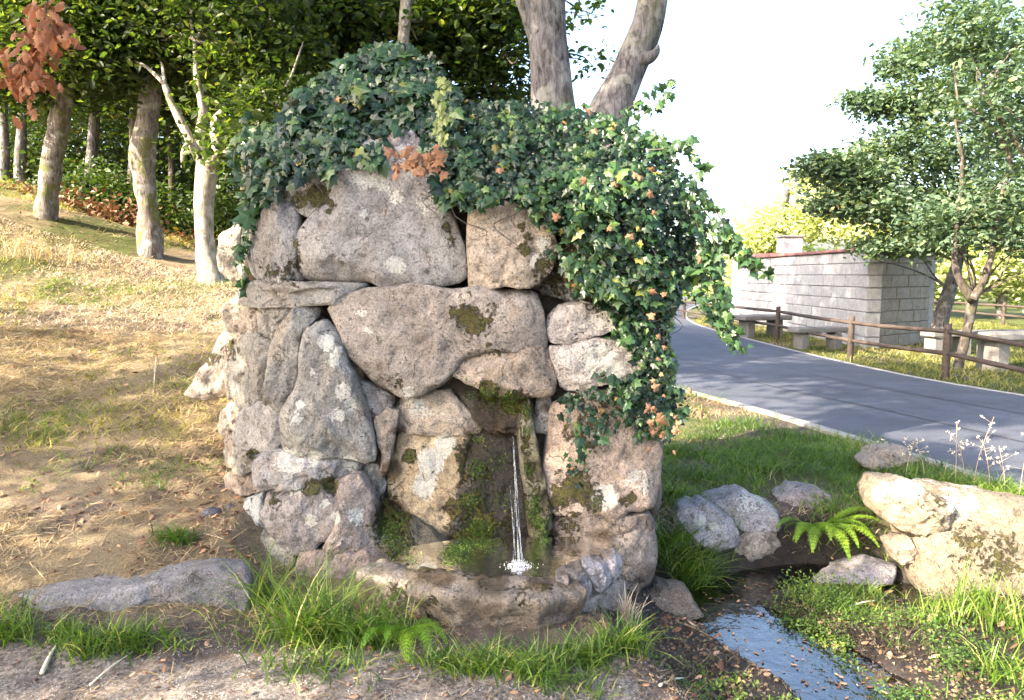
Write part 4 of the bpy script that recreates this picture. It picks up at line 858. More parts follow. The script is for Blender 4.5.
# light trees behind the hut
for lab, pts, Y, cr, n in [
    ('yellow-green tree behind the hut chimney, leaves paled for backlit glow', [(775, 330), (778, 250), (785, 190)], 30, [B(790, 225, 30, 1.6, 1.0), B(825, 215, 30, 1.4, 1.2), B(760, 240, 30, .9, .7), B(810, 180, 31, .9, .5, .4), B(750, 270, 31, .8, .5, .4), B(725, 285, 31, .8, .4, .3)], 8000),
    ('yellow-green tree behind the right part of the hut', [(860, 330), (862, 250), (870, 200)], 28, [B(860, 215, 28, 1.6, 1.), B(900, 240, 28, 1.4, 1.), B(850, 180, 28, .8, .5, .6), B(870, 160, 29, .8, .5, .3)], 8000),
    ('olive tree behind the stone tables at the right edge', [(1000, 330), (1002, 280), (1005, 220)], 27, [B(990, 240, 27, 2., 1.2), B(1030, 220, 27, 1.8, 1.6), B(960, 270, 27, 1.3, .8), B(1030, 280, 27, 1.4, .8)], 9000)]:
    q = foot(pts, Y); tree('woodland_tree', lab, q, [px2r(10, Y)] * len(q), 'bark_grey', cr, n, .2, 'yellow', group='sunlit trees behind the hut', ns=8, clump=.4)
mass('far_bushes', [((x, 40 + random.uniform(-3, 3), 1.0 + random.uniform(0, 1.2)), (2.6, 2., 1.4), 1) for x in np.arange(9, 44, 2.2)] , 15000, .3, 'oaklit', clump=.6)

# trees outside the frame on the left, behind the camera, that throw the dappled shade
def along(px, py, Y, t):
    p = np.array(P(px, py, Y)); return tuple(p + np.array(sd) * t)
shade = [
    (along(360, 200, 4., 7.5), (.80, .7, .6), 1.1), (along(295, 400, 4., 7.5), (.62, .55, .7), 1.1), (along(270, 560, 3.8, 7.5), (.55, .6, .35), .6), (along(140, 615, 3.4, 7.0), (.6, .6, .35), .5),
    (along(450, 120, 4.2, 7.6), (.5, .5, .4), .4), (along(610, 670, 3.2, 7.5), (.6, .6, .4), .5), (along(720, 560, 4.5, 8.), (.7, .7, .35), .45), (along(740, 490, 5.5, 8.5), (.8, .7, .35), .4)]
c0 = shade[1][0]
tree('oak_tree', 'oak standing outside the picture to the left, shading the fountain', [(c0[0] - .8, c0[1] - .6, -.2), (c0[0] - .8, c0[1] - .6, 1.5), (c0[0] - .4, c0[1] - .4, 3.), (c0[0], c0[1], 4.8)], [.25, .2, .17, .1], 'bark_oak', shade, 8000, .14, 'oak', clump=.2)

# unseen oaks added to shade road, hut and slope; crowns sit on sun rays
def shade_tree(label, targets, base, n, size=.2):
    bl = [(along3(q, t), r_, 1.) for q, t, r_ in targets]; c_ = np.mean([b_[0] for b_ in bl], 0); bx, by_ = base; z = TZ(bx, by_)
    tree('oak_tree', label, [(bx, by_, z - .2), (bx + .1, by_, z + 2.), (bx * .6 + c_[0] * .4, by_ * .6 + c_[1] * .4, (z + c_[2]) * .55), tuple(c_)], [.3, .25, .2, .1], 'bark_oak', bl, n, size, 'oak', clump=.35)
def along3(q, t): return tuple(np.array(q, float) + np.array(sd) * t)
shade_tree('oak added out of view on the left to shade the middle of the slope', [((-3.2, 6.2, .5), 8.5, (1.1, 1., .8)), ((-2.2, 5.0, .3), 8.5, (.9, .8, .5)), ((-4.4, 7.4, .8), 8.5, (1.0, .9, .7)), ((-4.0, 5.2, .4), 8., (.8, .7, .5))], (-10.5, 2.0), 2000, .15)
shade_tree('oak crown added out of view overhead to shade road and hut', [((7.7, 16.5, 1.4), 17., (1.5, 1.5, 1.2)), ((7.7, 19.5, 1.2), 17., (1.6, 1.6, 1.2)), ((7.7, 23.5, 1.2), 18.5, (2., 2., 1.5)), ((5.0, 12, 0), 15., (1.8, 1.6, 1.)), ((5.6, 9.0, 0), 15., (1.5, 1.4, .9)), ((4.6, 15.5, 0), 17., (1.6, 1.6, 1.))], (-8.3, 2.2), 9000, .24)

# ------------------------------------------------------------------ withered twig hanging top left
tw = thing('dead_oak_twig', 'spray of withered orange-brown oak leaves hanging at the top left corner', 'twig')
OL = [(0, 0), (.12, .12), (.10, .2), (.24, .32), (.16, .42), (.30, .58), (.18, .68), (.2, .82), (0, 1.)]
OLV = [(0, .5, .05)] + [(x, y, -.5 * x * x) for x, y in OL] + [(-x, y, -.5 * x * x) for x, y in OL[-2:0:-1]]
OLF = [(0, k, k + 1 if k + 1 < len(OLV) else 1) for k in range(1, len(OLV))]
om = []
for k in range(3):
    v = np.array(OLV); v[:, 2] += .25 * np.sin(v[:, 1] * 3) * (k - 1) + .35 * np.abs(v[:, 0]) * (1 - k)
    m_ = mesh('leaf', v, np.array(OLF), False, dict(var=np.full(len(v), .3 + .3 * k))); m_.materials.append(MT['deadoak']); om.append(m_)
for pts in ([(60, -60), (48, 0), (40, 40), (28, 100)], [(45, 20), (60, 35), (64, 40)], [(44, 35), (20, 60), (8, 68)]):
    tube('stalk', tp(pts, 2.9), [.004, .003, .003, .0015][:len(pts)], MT['bark_dark'], tw, 6)
for cx_, cy_, sx, sy, n in [(45, 15, 12, 14, 60), (58, 28, 8, 10, 26), (22, 65, 13, 10, 60), (28, 88, 7, 14, 34), (38, 45, 10, 12, 34)]:
    for _ in range(n): leafobj(om[random.randrange(3)], P(random.gauss(cx_, sx), random.gauss(cy_, sy), 2.9 + random.gauss(0, .05)), (random.gauss(0, .6), random.gauss(0, .4), -1), (random.gauss(0, 1), -1, random.gauss(0, .6)), random.uniform(.035, .075), tw)

# ------------------------------------------------------------------ fence
def fence(label, posts, h, pr, rr_, group=None):
    t = thing('wooden_fence', label, 'fence', group)
    for (x, y) in posts:
        z = TZ(x, y); tube('post', [(x, y, z - .2), (x, y, z + h * .5), (x, y, z + h)], [pr, pr, pr * .95], MT['wood'], t, 10, 12, .05)
    for (a_, b_) in zip(posts[:-1], posts[1:]):
        for zz in (.86, .46):
            za, zb = TZ(*a_) + h * zz, TZ(*b_) + h * zz; m = ((a_[0] + b_[0]) / 2, (a_[1] + b_[1]) / 2, (za + zb) / 2 - .012)
            tube('rail', [(*a_, za), m, (*b_, zb)], [rr_] * 3, MT['wood'], t, 8, 16, .04, random.randrange(99))
posts = [(6.95, 8.2)] + [G(945, 380, 0), G(850, 360, 0), G(777, 343, 0), G(716, 328, 0), G(684, 319, 0), G(655, 312, 0)]
fence('brown two-rail log fence along the far side of the road', posts, .84, .055, .036)
fence('distant low rail fence behind the stone tables', [G(905, 316, 0), G(966, 322, 0), G(1003, 326, 0), G(1060, 332, 0)], .75, .05, .04)

# ------------------------------------------------------------------ hut with ashlar blocks
hut = thing('stone_hut', 'low pale ashlar hut with thin red coping beyond the fence', 'hut')
cA, cB, cD = np.array([7.65, 15.9]), np.array([7.75, 26.0]), np.array([9.75, 17.3])
HW = 2.12
def bevel_box(name, sx, sy, sz, b=.012, mat=None):
    import bmesh
    bm = bmesh.new(); bmesh.ops.create_cube(bm, size=1); bmesh.ops.scale(bm, vec=(sx, sy, sz), verts=bm.verts)
    bmesh.ops.bevel(bm, geom=bm.edges[:], offset=b, segments=1, affect='EDGES'); me = bpy.data.meshes.new(name); bm.to_mesh(me); bm.free()
    if mat: me.materials.append(mat)
    return me
def box_obj(name, c, s, mat, parent, rz=0, b=.012):
    o = link(name, bevel_box(name, *s, b), mat, parent); o.location = c; o.rotation_euler = (0, 0, rz); return o
def wall_blocks(a_, b_, h0, h1, mat, courses, lens, far=1.):
    d = b_ - a_; L = np.linalg.norm(d); d = d / L; rz = math.atan2(d[1], d[0]); n_ = np.array([d[1], -d[0]])
    if n_[1] > 0 and abs(n_[1]) > .3 or n_[0] > .9: n_ = -n_
    ch = h0 / courses; cache = {}
    # backing wall
    m = (a_ + b_) / 2 - n_ * .12
    box_obj('wall', (*m, h0 / 2 - .1), (L - .40, .18, h0 + .18), mat, hut, rz)
    for r in range(courses):
        s = -random.random() * .3; 
        while s < L * far:
            ln = random.choice(lens); s0, s1 = max(s, 0), min(s + ln, L); s += ln
            if s1 - s0 < .08: continue
            key = (round(s1 - s0, 2)); 
            if key not in cache: cache[key] = bevel_box('block', key - .012, .10, ch - .012, .014, mat)
            q = a_ + d * (s0 + s1) / 2 - n_ * (.045 + random.uniform(-.008, .008))
            o = bpy.data.objects.new('block', cache[key]); COL.objects.link(o); o.parent = hut; o.location = (*q, ch * (r + .5)); o.rotation_euler = (0, 0, rz)
    return d, n_, L, rz
d, n_, L, rz = wall_blocks(cA, cB, HW, HW, MT['ashlar'], 8, [.45, .55, .65, .8, .95])
m = (cA + cB) / 2 - n_ * .1; box_obj('coping', (*m, HW + .035), (L + .15, .34, .07), MT['tile'], hut, rz)
d, n_, L, rz = wall_blocks(cA, cD, HW, HW, MT['ashlar_w'], 8, [.45, .55, .7])
m = (cA + cD) / 2 - n_ * .1; box_obj('coping', (*m, HW + .034), (L + .1, .34, .068), MT['tile'], hut, rz)
for k in range(8): box_obj('quoin', (cA[0] + .10, cA[1] + .13, HW / 8 * (k + .5)), ((.34, .30)[k % 2], (.30, .38)[k % 2], HW / 8 - .012), MT['ashlar'], hut, .0, .014)
cE = cD + (cB - cA); 
for a_, b_ in ((cD, cE), (cB, cE)):
    q = (a_ + b_) / 2; dd = b_ - a_; box_obj('wall', (*q, HW / 2 - .1), (np.linalg.norm(dd), .2, HW + .17), MT['ashlar'], hut, math.atan2(dd[1], dd[0]))
q = (cA + cE) / 2
V = np.array([(*cA, HW + .01), (*cD, HW + .01), (*cE, HW + .2), (*cB, HW + .2), (*cA, HW - .08), (*cD, HW - .08), (*cE, HW + .1), (*cB, HW + .1)]); V[:, 0] += .15
link('roof', mesh('roof', V, [(0, 1, 2, 3), (7, 6, 5, 4), (0, 4, 5, 1), (1, 5, 6, 2), (2, 6, 7, 3), (3, 7, 4, 0)], False), MT['tile'], hut)
chx, chy, _ = P(779, 250, 22); box_obj('chimney', (chx + .3, chy, HW + .2), (.55, .6, .75), MT['ashlar'], hut); box_obj('chimney_cap', (chx + .3, chy, HW + .60), (.65, .7, .06), MT['table'], hut)
# far left wall remnant beyond the fence
# stone tables
def table(label, x, y, L, W, h, rz=0, bench=True):
    t = thing('stone_picnic_table', label, 'picnic table', 'granite tables and benches in the picnic place'); c_, s_ = math.cos(rz), math.sin(rz); z = TZ(x, y)
    def at(u, v): return (x + u * c_ - v * s_, y + u * s_ + v * c_)
    box_obj('table_top', (*at(0, 0), z + h), (L, W, .12), MT['table'], t, rz, .02)
    for u in (-.3, .3): box_obj('leg', (*at(u * L, 0), z + h / 2 - .09), (.22, W * .6, h + .05), MT['table'], t, rz, .02)
    return t
def bench(label, x, y, L, rz=0, h=.42):
    t = thing('stone_bench', label, 'bench', 'granite tables and benches in the picnic place'); c_, s_ = math.cos(rz), math.sin(rz); z = TZ(x, y)
    box_obj('seat', (x, y, z + h), (L, .38, .11), MT['table'], t, rz, .02)
    for u in (-.33, .33): box_obj('leg', (x + u * L * c_, y + u * L * s_, z + h / 2 - .09), (.2, .3, h + .03), MT['table'], t, rz, .02)
x, y = G(1015, 372, 0); table('large granite table at the right edge behind the fence', x + .25, y + .3, 1.6, .85, .58, .1)
x, y = G(985, 362, 0); bench('granite bench left of the large table', x, y + 1.2, 1., .2)
x, y = G(780, 342, 0); table('granite table against the hut wall, behind the third fence post', x, y + 1.4, 1.4, .7, .5, .3)
x, y = G(830, 350, 0); bench('granite bench at the foot of the hut wall, right of the table', x - .15, y + .3, 1.3, .3)

# ------------------------------------------------------------------ grass
def blades_vf(ps, h, wd, lean, bend=.6, dirs=None, var=None):
    n = len(ps); h = np.broadcast_to(h, (n,)); a_ = rng.random(n) * 6.283 if dirs is None else dirs
    d = np.stack([np.cos(a_), np.sin(a_), np.zeros(n)], 1); s = np.stack([-np.sin(a_), np.cos(a_), np.zeros(n)], 1)
    tw_ = rng.normal(0, .9, n); s = s * np.cos(tw_)[:, None] + d * np.sin(tw_)[:, None]
    lean = np.broadcast_to(lean, (n,)) * rng.uniform(.4, 1.4, n); bn = bend * rng.uniform(.3, 1.6, n)
    V = np.zeros((n, 8, 3))
    for k, t in enumerate((0, .38, .72, 1.)):
        r = t * lean + bn * t * t * .5; zz = t * (1 - .45 * bn * t); c_ = ps + d * (h * r)[:, None] + np.stack([np.zeros(n), np.zeros(n), h * zz], 1)
        w_ = (wd * (1, .9, .6, .08)[k]) / 2
        V[:, 2 * k] = c_ - s * w_; V[:, 2 * k + 1] = c_ + s * w_
    F = np.array([(0, 1, 3, 2), (2, 3, 5, 4), (4, 5, 7, 6)])[None] + (np.arange(n) * 8)[:, None, None]
    if var is None: var = rng.random(n)
    return V.reshape(-1, 3), F.reshape(-1, 4), np.repeat(var, 8)
def gpts(x, y): return np.stack([x, y, terrain(x, y)], 1)
def lawn(name, n, xr, yr, mask, h, wd, lean, bend, mat, clump=0.0, hv=.5, seed=1):
    x = rng.uniform(*xr, n); y = rng.uniform(*yr, n); m = mask(x, y) > rng.random(n); x, y = x[m], y[m]
    ps = gpts(x, y); hh = h * (1 + hv * fb2(x, y, 2.5, seed, 2)) * rng.uniform(.5, 1.3, len(x)); 
    nv = np.clip(.5 + .45 * fb2(x, y, 1.2, seed + 40, 3), 0, 1); va = np.clip(.55 * rng.random(len(x)) + .5 * nv, 0, 1)
    v, f, va = blades_vf(ps, hh, wd, lean, bend, None, va)
    return link(name, mesh(name, v, f, True, dict(var=va)), MT[mat], None, kind='stuff')
infront = lambda x, y: (np.where((x > -1.55) & (x < .9) & (y > 3.9) & (y < 5.6), 0., 1.))
offroad = lambda x, y: (sdpoly(x, y, ROADPOLY) > .06 + .05 * fb2(x, y, 3, 2, 2)) * 1.
lawn('bank_grass', 80000, (.75, 5.2), (4.5, 12.5), lambda x, y: offroad(x, y) * (sdpoly(x, y, LOWPOLY) > .02) * np.clip(.5 + 1.3 * fb2(x, y, 1.3, 51, 3), .02, 1) * infront(x, y) * (sstep(13, 5, y) * .8 + .2), .12, .007, .5, .9, 'grass')
lawn('verge_straw', 34000, (.75, 5.2), (4.6, 11), lambda x, y: offroad(x, y) * (sdpoly(x, y, LOWPOLY) > .0) * infront(x, y) * np.clip(.4 + 1.2 * fb2(x, y, .9, 88, 3), 0, 1), .06, .006, .9, 1., 'straw')
lawn('picnic_grass', 42000, (6., 16), (8, 27), lambda x, y: offroad(x, y) * (y < 60), .10, .013, .6, .8, 'hill')
lawn('slope_grass', 80000, (-11, .6), (4.2, 14), lambda x, y: infront(x, y) * np.clip(-.05 + .06 * (y - 4) + .9 * fb2(x, y, .9, 61, 3), 0, 1), .075, .008, .7, .9, 'hill')
lawn('slope_grass', 60000, (-7, -1.2), (3.7, 10), lambda x, y: infront(x, y) * np.clip(-.25 + 1.5 * fb2(x, y, 1.5, 71, 3), 0, 1), .055, .006, .6, .9, 'grass')
lawn('sunlit_pale_grass', 42000, (-8, -1.6), (7.6, 10.6), lambda x, y: np.clip(.55 + .6 * fb2(x, y, .8, 44, 3), 0, 1), .055, .009, .8, 1., 'pale')  # pale dry grass, its paleness also standing in for strong sun on this strip
# flat straw thatch
def thatch(name, n, xr, yr, mask, L, wd, mat):
    x = rng.uniform(*xr, n); y = rng.uniform(*yr, n); m = mask(x, y) > rng.random(n); x, y = x[m], y[m]; ps = gpts(x, y) + [0, 0, .004]
    k = len(x); a_ = rng.random(k) * 6.283; tip = np.stack([np.cos(a_), np.sin(a_), rng.normal(.1, .14, k)], 1); nr_ = np.stack([rng.normal(0, .4, k), rng.normal(0, .4, k), np.ones(k)], 1)
    T = [(-.5, 0, 0), (.5, 0, 0), (.62, .5, 0), (-.38, .5, 0), (.2, 1, 0), (-.2, 1, 0)]
    tv = np.array(T) * [wd / L, 1, 1]; v, f, va = scatter_vf(tv, [(0, 1, 2, 3), (3, 2, 4, 5)], ps, tip, nr_, L * rng.uniform(.4, 1.3, k), np.clip(rng.random(k) * .7 + .3 * (.5 + fb2(x, y, 1.5, 5, 2)), 0, 1))
    link(name, mesh(name, v, f, True, dict(var=va)), MT[mat], None, kind='stuff')
patch = lambda x, y: infront(x, y) * np.clip(.55 + 1.0 * fb2(x, y, 1.3, 31, 3), .05, 1)
thatch('straw_litter', 130000, (-5.5, -.4), (3.35, 7.5), patch, .085, .0035, 'straw')
thatch('straw_litter', 9000, (-2.8, 1.0), (2.5, 3.5), lambda x, y: np.clip(.15 + .8 * sstep(2.8, 3.3, y) * (x < -.2) + .5 * fb2(x, y, 2, 4, 3), 0, 1), .05, .003, 'straw')
thatch('straw_litter', 20000, (-9, -1), (7, 12), patch, .12, .006, 'straw')
# dead leaves and twigs
def litter(name, n, xr, yr, mask, s, mat):
    x = rng.uniform(*xr, n); y = rng.uniform(*yr, n); m = mask(x, y) > rng.random(n); x, y = x[m], y[m]; ps = gpts(x, y) + [0, 0, .008]; k = len(x)
    v, f, va = scatter_vf(OLV, OLF, ps, rng.normal(0, 1, (k, 3)) * [1, 1, .2], np.stack([rng.normal(0, .4, k), rng.normal(0, .4, k), np.ones(k)], 1), s * rng.uniform(.5, 1.3, k))
    link(name, mesh(name, v, f, False, dict(var=va)), MT[mat], None, kind='stuff')
litter('leaf_litter', 1500, (-2.6, -1.1), (3.6, 5.2), lambda x, y: infront(x, y) * np.clip(.25 + sstep(-2.2, -1.5, x), 0, 1), .04, 'litter')
litter('leaf_litter', 700, (-3, 1.), (2.5, 3.6), lambda x, y: x * 0 + .6, .03, 'litter')
litter('leaf_litter', 4500, (-8, -1.6), (4, 11), lambda x, y: x * 0 + .7, .045, 'litter')
litter('leaf_litter', 900, (.8, 3.6), (3., 4.8), lambda x, y: x * 0 + .8, .045, 'litter')
litter('leaf_litter', 500, (1., 6.), (5, 12), lambda x, y: (abs(sdpoly(x, y, ROADPOLY)) < .35) * .9, .05, 'litter')
x = rng.uniform(.8, 2.2, 420); y = rng.uniform(2.6, 4.5, 420); k = 420
v, f, va = scatter_vf(OLV, OLF, np.stack([x, y, np.full(k, -.309)], 1), rng.normal(0, 1, (k, 3)) * [1, 1, .05], rng.normal(0, .12, (k, 3)) + [0, 0, 1], .022 * rng.uniform(.4, 1.6, k))
link('floating_leaves', mesh('floating_leaves', v, f, False, dict(var=va)), MT['litter'], None, kind='stuff')
# low wet vegetation on the island and mud
def cress(name, n, poly_px, z, mat, s, hgt, dens=None):
    q = sample_poly(poly_px, n); xy = np.array([G(a_, b_, z) for a_, b_ in q]); x, y = xy[:, 0], xy[:, 1]
    if dens is not None: m = dens(x, y) > rng.random(n); x, y = x[m], y[m]
    k = len(x); cd = np.full(k, 9.)
    for C in (CREEK,):
        for i_ in range(len(C) - 1): cd = np.minimum(cd, segd(x, y, C[i_], C[i_ + 1]))
    m = cd > .10 + .08 * rng.random(k); x, y = x[m], y[m]; k = len(x)
    ps = gpts(x, y); ps[:, 2] = np.maximum(ps[:, 2], -.31) + hgt * rng.random(k) * (1.2 + fb2(x, y, 4, 8, 2))
    v, f, va = scatter_vf(LEAF6, LEAF6F, ps, rng.normal(0, 1, (k, 3)) + [0, 0, .5], rng.normal(0, .6, (k, 3)) + [0, -.2, 1], s * rng.uniform(.5, 1.3, k), np.clip(.5 * rng.random(k) + .5 * (.5 + .6 * fb2(x, y, 3, 6, 3)), 0, 1))
    link(name, mesh(name, v, f, False, dict(var=va)), MT[mat], None, kind='stuff')
ISL = [(755, 600), (800, 585), (860, 588), (900, 596), (960, 600), (1060, 610), (1080, 740), (950, 740), (880, 690), (820, 655), (775, 628)]
cress('streamside_plants', 21000, ISL, -.24, 'cress', .015, .06, lambda x, y: np.clip(.42 + 1.3 * fb2(x, y, 3.2, 12, 3), 0, 1))
cress('streamside_plants', 2600, [(640, 640), (700, 640), (760, 665), (830, 700), (850, 740), (660, 740)], -.15, 'cress', .018, .03, lambda x, y: np.clip(.1 + 1.6 * fb2(x, y, 3.2, 19, 3), 0, 1))
def inpx(poly_px, z):
    pl = [G(a_, b_, z) for a_, b_ in poly_px]; return lambda x, y: inpoly(x, y, pl) * 1.
mi = inpx(ISL, -.22)
lawn('island_grass', 30000, (1.3, 4.0), (2.4, 4.9), lambda x, y: mi(x, y) * np.clip(.35 + .9 * fb2(x, y, 2.2, 91, 3), 0, 1), .085, .005, .5, .8, 'grass')
lawn('muddy_stalks', 9000, (.3, 2.2), (2.5, 4.1), lambda x, y: sstep(.30, .05, sdpoly(x, y, LOWPOLY)) * (sdpoly(x, y, CREEK + CREEK[::-1]) > .18) * np.clip(.4 + .9 * fb2(x, y, 3, 14, 3), 0, 1), .045, .006, 1., 1., 'mudveg')
# muddy clods: gravelly mud crumbs
x = rng.uniform(.2, 2.2, 9000); y = rng.uniform(2.5, 4.1, 9000); m = (sdpoly(x, y, LOWPOLY) < .32) & (rng.random(9000) < .8); ps = gpts(x[m], y[m]); k = len(ps)
v, f, va = scatter_vf([(-.5, -.4, 0), (.5, -.4, 0), (0, .6, 0), (0, 0, .6)], [(0, 1, 3), (1, 2, 3), (2, 0, 3), (0, 2, 1)], ps, rng.normal(0, 1, (k, 3)), rng.normal(0, .3, (k, 3)) + [0, 0, 1], rng.uniform(.006, .024, k))
link('mud_crumbs', mesh('mud_crumbs', v, f, False, dict(var=va)), MT['mudveg'], None, kind='stuff')
# gravel on the path
n = 16000; x = rng.uniform(-2.6, .9, n); y = rng.uniform(2.3, 3.5, n); m = rng.random(n) < sstep(3.4, 2.9, y) + .1; ps = gpts(x[m], y[m]); k = len(ps)
v, f, va = scatter_vf([(-.5, -.4, 0), (.5, -.4, 0), (0, .6, 0), (0, 0, .5)], [(0, 1, 3), (1, 2, 3), (2, 0, 3), (0, 2, 1)], ps - [0, 0, .001], rng.normal(0, 1, (k, 3)), rng.normal(0, .3, (k, 3)) + [0, 0, 1], rng.uniform(.003, .009, k))
link('gravel', mesh('gravel', v, f, False), MT['kerb'], None, kind='stuff')

# tussocks
def tuft(label, spots_, mat='grass', name='grass_tussock', cat='grass', group='long grass tussocks', lean=.35, bend=1.0, vlo=0., vhi=.95):
    t = None; parts = []
    for (px, py, n, h, r, dirx) in spots_:
        q = hit(px, py); x = q[0] + rng.normal(0, r, n); y = q[1] + rng.normal(0, r * .6, n); ps = gpts(x, y)
        dirs = rng.normal(dirx, 1.1, n) if dirx is not None else rng.random(n) * 6.283
        parts.append(blades_vf(ps, h * rng.uniform(.5, 1.15, n), .007, lean, bend, dirs, rng.uniform(vlo, vhi, n)))
    o = 0; vs, fs, va = [], [], []
    for v, f, a_ in parts: vs.append(v); fs.append(f + o); va.append(a_); o += len(v)
    return link(name, mesh(name, np.concatenate(vs), np.concatenate(fs), True, dict(var=np.concatenate(va))), MT[mat], None, label=label, cat=cat, group=group)
W = math.pi
tuft('tall arching bright green tussock at the left foot of the fountain', [(300, 640, 190, .44, .10, None), (345, 640, 210, .38, .10, None), (270, 610, 80, .40, .06, None), (385, 645, 120, .20, .08, None), (320, 665, 160, .14, .13, None)])
tuft('low fine green tuft fringing the front of the basin', [(440, 664, 150, .11, .07, None), (480, 672, 260, .15, .09, None), (535, 672, 280, .15, .09, None), (590, 664, 230, .16, .07, None), (625, 650, 200, .19, .05, None), (560, 690, 110, .12, .1, None)])
tuft('dense rounded green tussock between fountain and grey bank boulders', [(680, 580, 380, .30, .07, None), (700, 575, 220, .26, .06, None), (664, 560, 120, .34, .04, None)], lean=.5)
tuft('green tuft in the bottom left corner of the picture', [(8, 640, 150, .20, .08, None), (-20, 630, 80, .22, .08, None)])
tuft('green tuft growing against the long kerb boulder', [(90, 655, 180, .15, .09, None), (125, 650, 180, .16, .07, None), (60, 640, 90, .12, .06, None), (170, 648, 40, .10, .06, None)])
tuft('small blue-green tuft on the straw left of the fountain foot', [(176, 543, 190, .12, .05, None)], vhi=.5)
tuft('lush tuft along the top of the sunlit boulder', [(915, 478, 150, .18, .10, None), (950, 486, 200, .20, .12, None), (985, 496, 220, .20, .12, None), (1020, 505, 200, .20, .12, None)], vlo=.4)
tuft('grass tuft on the bank behind the right side of the fountain', [(680, 455, 260, .16, .12, None), (700, 480, 260, .16, .14, None), (745, 470, 180, .13, .14, None), (668, 500, 160, .22, .06, None)])
tuft('thin upright grass in front of the sunlit boulder', [(975, 610, 70, .30, .08, None), (1005, 625, 90, .30, .10, None), (940, 625, 60, .20, .08, None)], lean=.2, bend=.7, vlo=.4)
tuft('grass tuft in the bottom right corner of the picture', [(1015, 680, 130, .22, .10, None)], lean=.25, bend=.8, vlo=.3)
tuft('bleached dry grass wisp hanging beside the basin rim', [(628, 628, 90, .22, .015, None)], mat='pale', lean=.15, bend=.5)
tuft('tall dry seeding grass on the far left slope', [(22, 262, 26, .55, .18, None), (55, 268, 26, .45, .2, None)], mat='straw', lean=.2, bend=.5)
# seeding stems by the road
st = thing('seeding_weed', 'pale seeding stems standing in front of the road at the right', 'weed'); vv = []
sv = []
for px, py, h in [(905, 480, .30), (925, 482, .34), (955, 490, .50), (972, 492, .56), (990, 496, .42), (1005, 500, .40), (1018, 505, .52), (890, 470, .25), (965, 488, .4)]:
    q = hit(px, py); dx = random.gauss(0, .10); e = (q[0] + dx, q[1], q[2] + h)
    vv.append(tube_vf([q, (q[0] + dx * .3, q[1], q[2] + h * .5), e], [.003, .002, .0012], 5, 9))
    for k in range(7):
        b_ = np.array([q[0] + dx * (.4 + .08 * k), q[1], q[2] + h * (.5 + .07 * k)]); s_ = b_ + [random.gauss(0, .05), random.gauss(0, .02), random.uniform(.02, .06)]
        vv.append(tube_vf([b_, (b_ + s_) / 2, s_], [.0015, .001, .001], 4, 4)); sv.append(s_)
v, f = joinvf(vv); link('stem', mesh('stem', v, fixdeg(v, f)), MT['pale'], st, kind='stuff'); sv = np.array(sv)
v, f, va = scatter_vf([(-.5, -.4, 0), (.5, -.4, 0), (0, .6, 0), (0, 0, .8)], [(0, 1, 3), (1, 2, 3), (2, 0, 3), (0, 2, 1)], np.repeat(sv, 5, 0) + rng.normal(0, .006, (len(sv) * 5, 3)), rng.normal(0, 1, (len(sv) * 5, 3)), rng.normal(0, 1, (len(sv) * 5, 3)), .010)
link('seed_head', mesh('seed_head', v, f, False), MT['seed'], st, kind='stuff')

# ferns
def frond_vf(base, dirv, L, arch, wmax):
    dirv = np.array(dirv, float); d = norm(dirv * [1, 1, 0]); up = dirv[2]
    n = 19; ts = np.linspace(0, 1, n); P_ = np.array([np.array(base) + d * L * (t * (1 - .25 * t)) + np.array([0, 0, L * (up * t - arch * t * t)]) for t in ts])
    tg = norm(np.gradient(P_, axis=0)); side = norm(np.cross(tg, [0, 0, 1.])); nr_ = norm(np.cross(side, tg))
    ps, tips, nrs, ss = [], [], [], []
    for k in range(2, n):
        t = ts[k]; w_ = wmax * math.sin(min(1, t * 1.6 + .15) * math.pi / 2) * (1 - t) ** .7 + .006
        for sg in (-1, 1):
            dr = side[k] * sg + tg[k] * .45 - np.array([0, 0, .12]); m = max(3, int(w_ / .007))
            dr = norm(dr)
            for j in range(m):
                u = j / m; p0 = P_[k] + dr * w_ * u; sz = L * .026 * (1 - u) + .003
                for s2 in (-1, 1): ps.append(p0); tips.append(tg[k] * s2 + dr * .5); nrs.append(nr_[k] + rng.normal(0, .15, 3)); ss.append(sz * 1.25)
    v, f, va = scatter_vf(LV, LF, np.array(ps), np.array(tips), np.array(nrs), np.array(ss), np.full(len(ps), random.random()))
    return v, f, va
def fern(label, px, py, fronds, mat, lift=0.):
    t = thing('fern', label, 'fern'); q = np.array(hit(px, py)) + [0, 0, lift]
    for (a_, L, up, arch, wm) in fronds:
        v, f, va = frond_vf(q, (math.cos(a_), math.sin(a_), up), L, arch, wm); link('frond', mesh('frond', v, f, False, dict(var=va)), MT[mat], t)
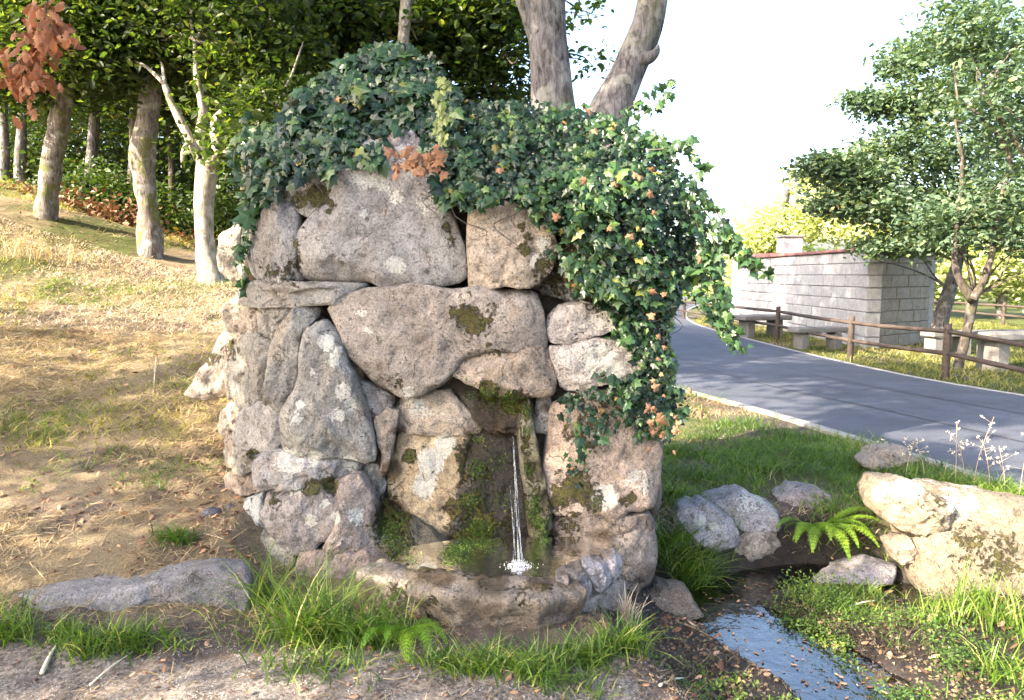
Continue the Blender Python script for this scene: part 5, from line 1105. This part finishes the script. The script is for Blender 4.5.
fern('bright lime green fern under the left side of the basin', 405, 640, [(-2.2, .34, .9, .75, .08), (-1.4, .36, .9, .95, .08), (-.6, .32, .9, .8, .075), (-2.9, .32, .9, .8, .075), (-1.8, .28, 1.1, .8, .07), (-1.0, .36, 1.0, 1.0, .08), (2.6, .2, 1., .6, .05), (.2, .18, 1., .8, .05), (-2.5, .16, .8, .9, .05)], 'fern', .03)
fern('green fern hanging over the bank between the grey boulders and the sunlit slab', 815, 545, [(-2.0, .55, .8, .75, .10), (-1.5, .58, .8, .8, .10), (-1.0, .58, .8, .7, .10), (-.5, .5, .9, .6, .10), (0, .5, 1., .7, .09), (-2.6, .30, .8, .8, .07), (3.1, .28, .9, .8, .06), (-1.3, .28, 1.2, .9, .07), (-.8, .26, 1.3, .8, .07), (-1.8, .25, 1.3, .9, .06), (-1.25, .5, 1., .9, .09), (-.75, .48, 1., .85, .09), (-2.3, .46, 1., .9, .09), (-1.7, .44, 1.1, .9, .09), (-.25, .44, 1.2, .8, .09), (-2.8, .42, 1., .8, .08)], 'fern2', .08)
# dry stalks lying about
def stick(label, a_, b_, r=.006, mat='pale', lift=.02):
    p0, p1 = np.array(hit(*a_)), np.array(hit(*b_)); p0[2] += lift; p1[2] += lift; m = (p0 + p1) / 2 + [0, 0, .008]
    tube('stick', [p0, m, p1], [r, r * .9, r * .4], MT[mat] if mat != 'pale' else MT['seed'], None, 6, 10, .1, label=label, cat='stick')
stick('thick pale dry stalk leaning below the kerb boulder', (42, 678), (58, 648), .009)
stick('long thin dry stalk lying on the path below the kerb boulder', (90, 690), (135, 655), .004)
stick('pale dead stick on the dark mud at the bottom', (660, 690), (684, 682), .007)
stick('pale stalk lying on the island plants', (850, 610), (876, 604), .006)
stick('thin dry stalk upright on the straw slope left of the fountain', (154, 388), (156, 360), .004)
stick('reddish brown stick at the edge of the white water', (676, 625), (710, 640), .006, 'bark_oak')
print('tris ~', sum(len(o.data.polygons) for o in bpy.data.objects if o.type == 'MESH'), 'objects', len(bpy.data.objects))
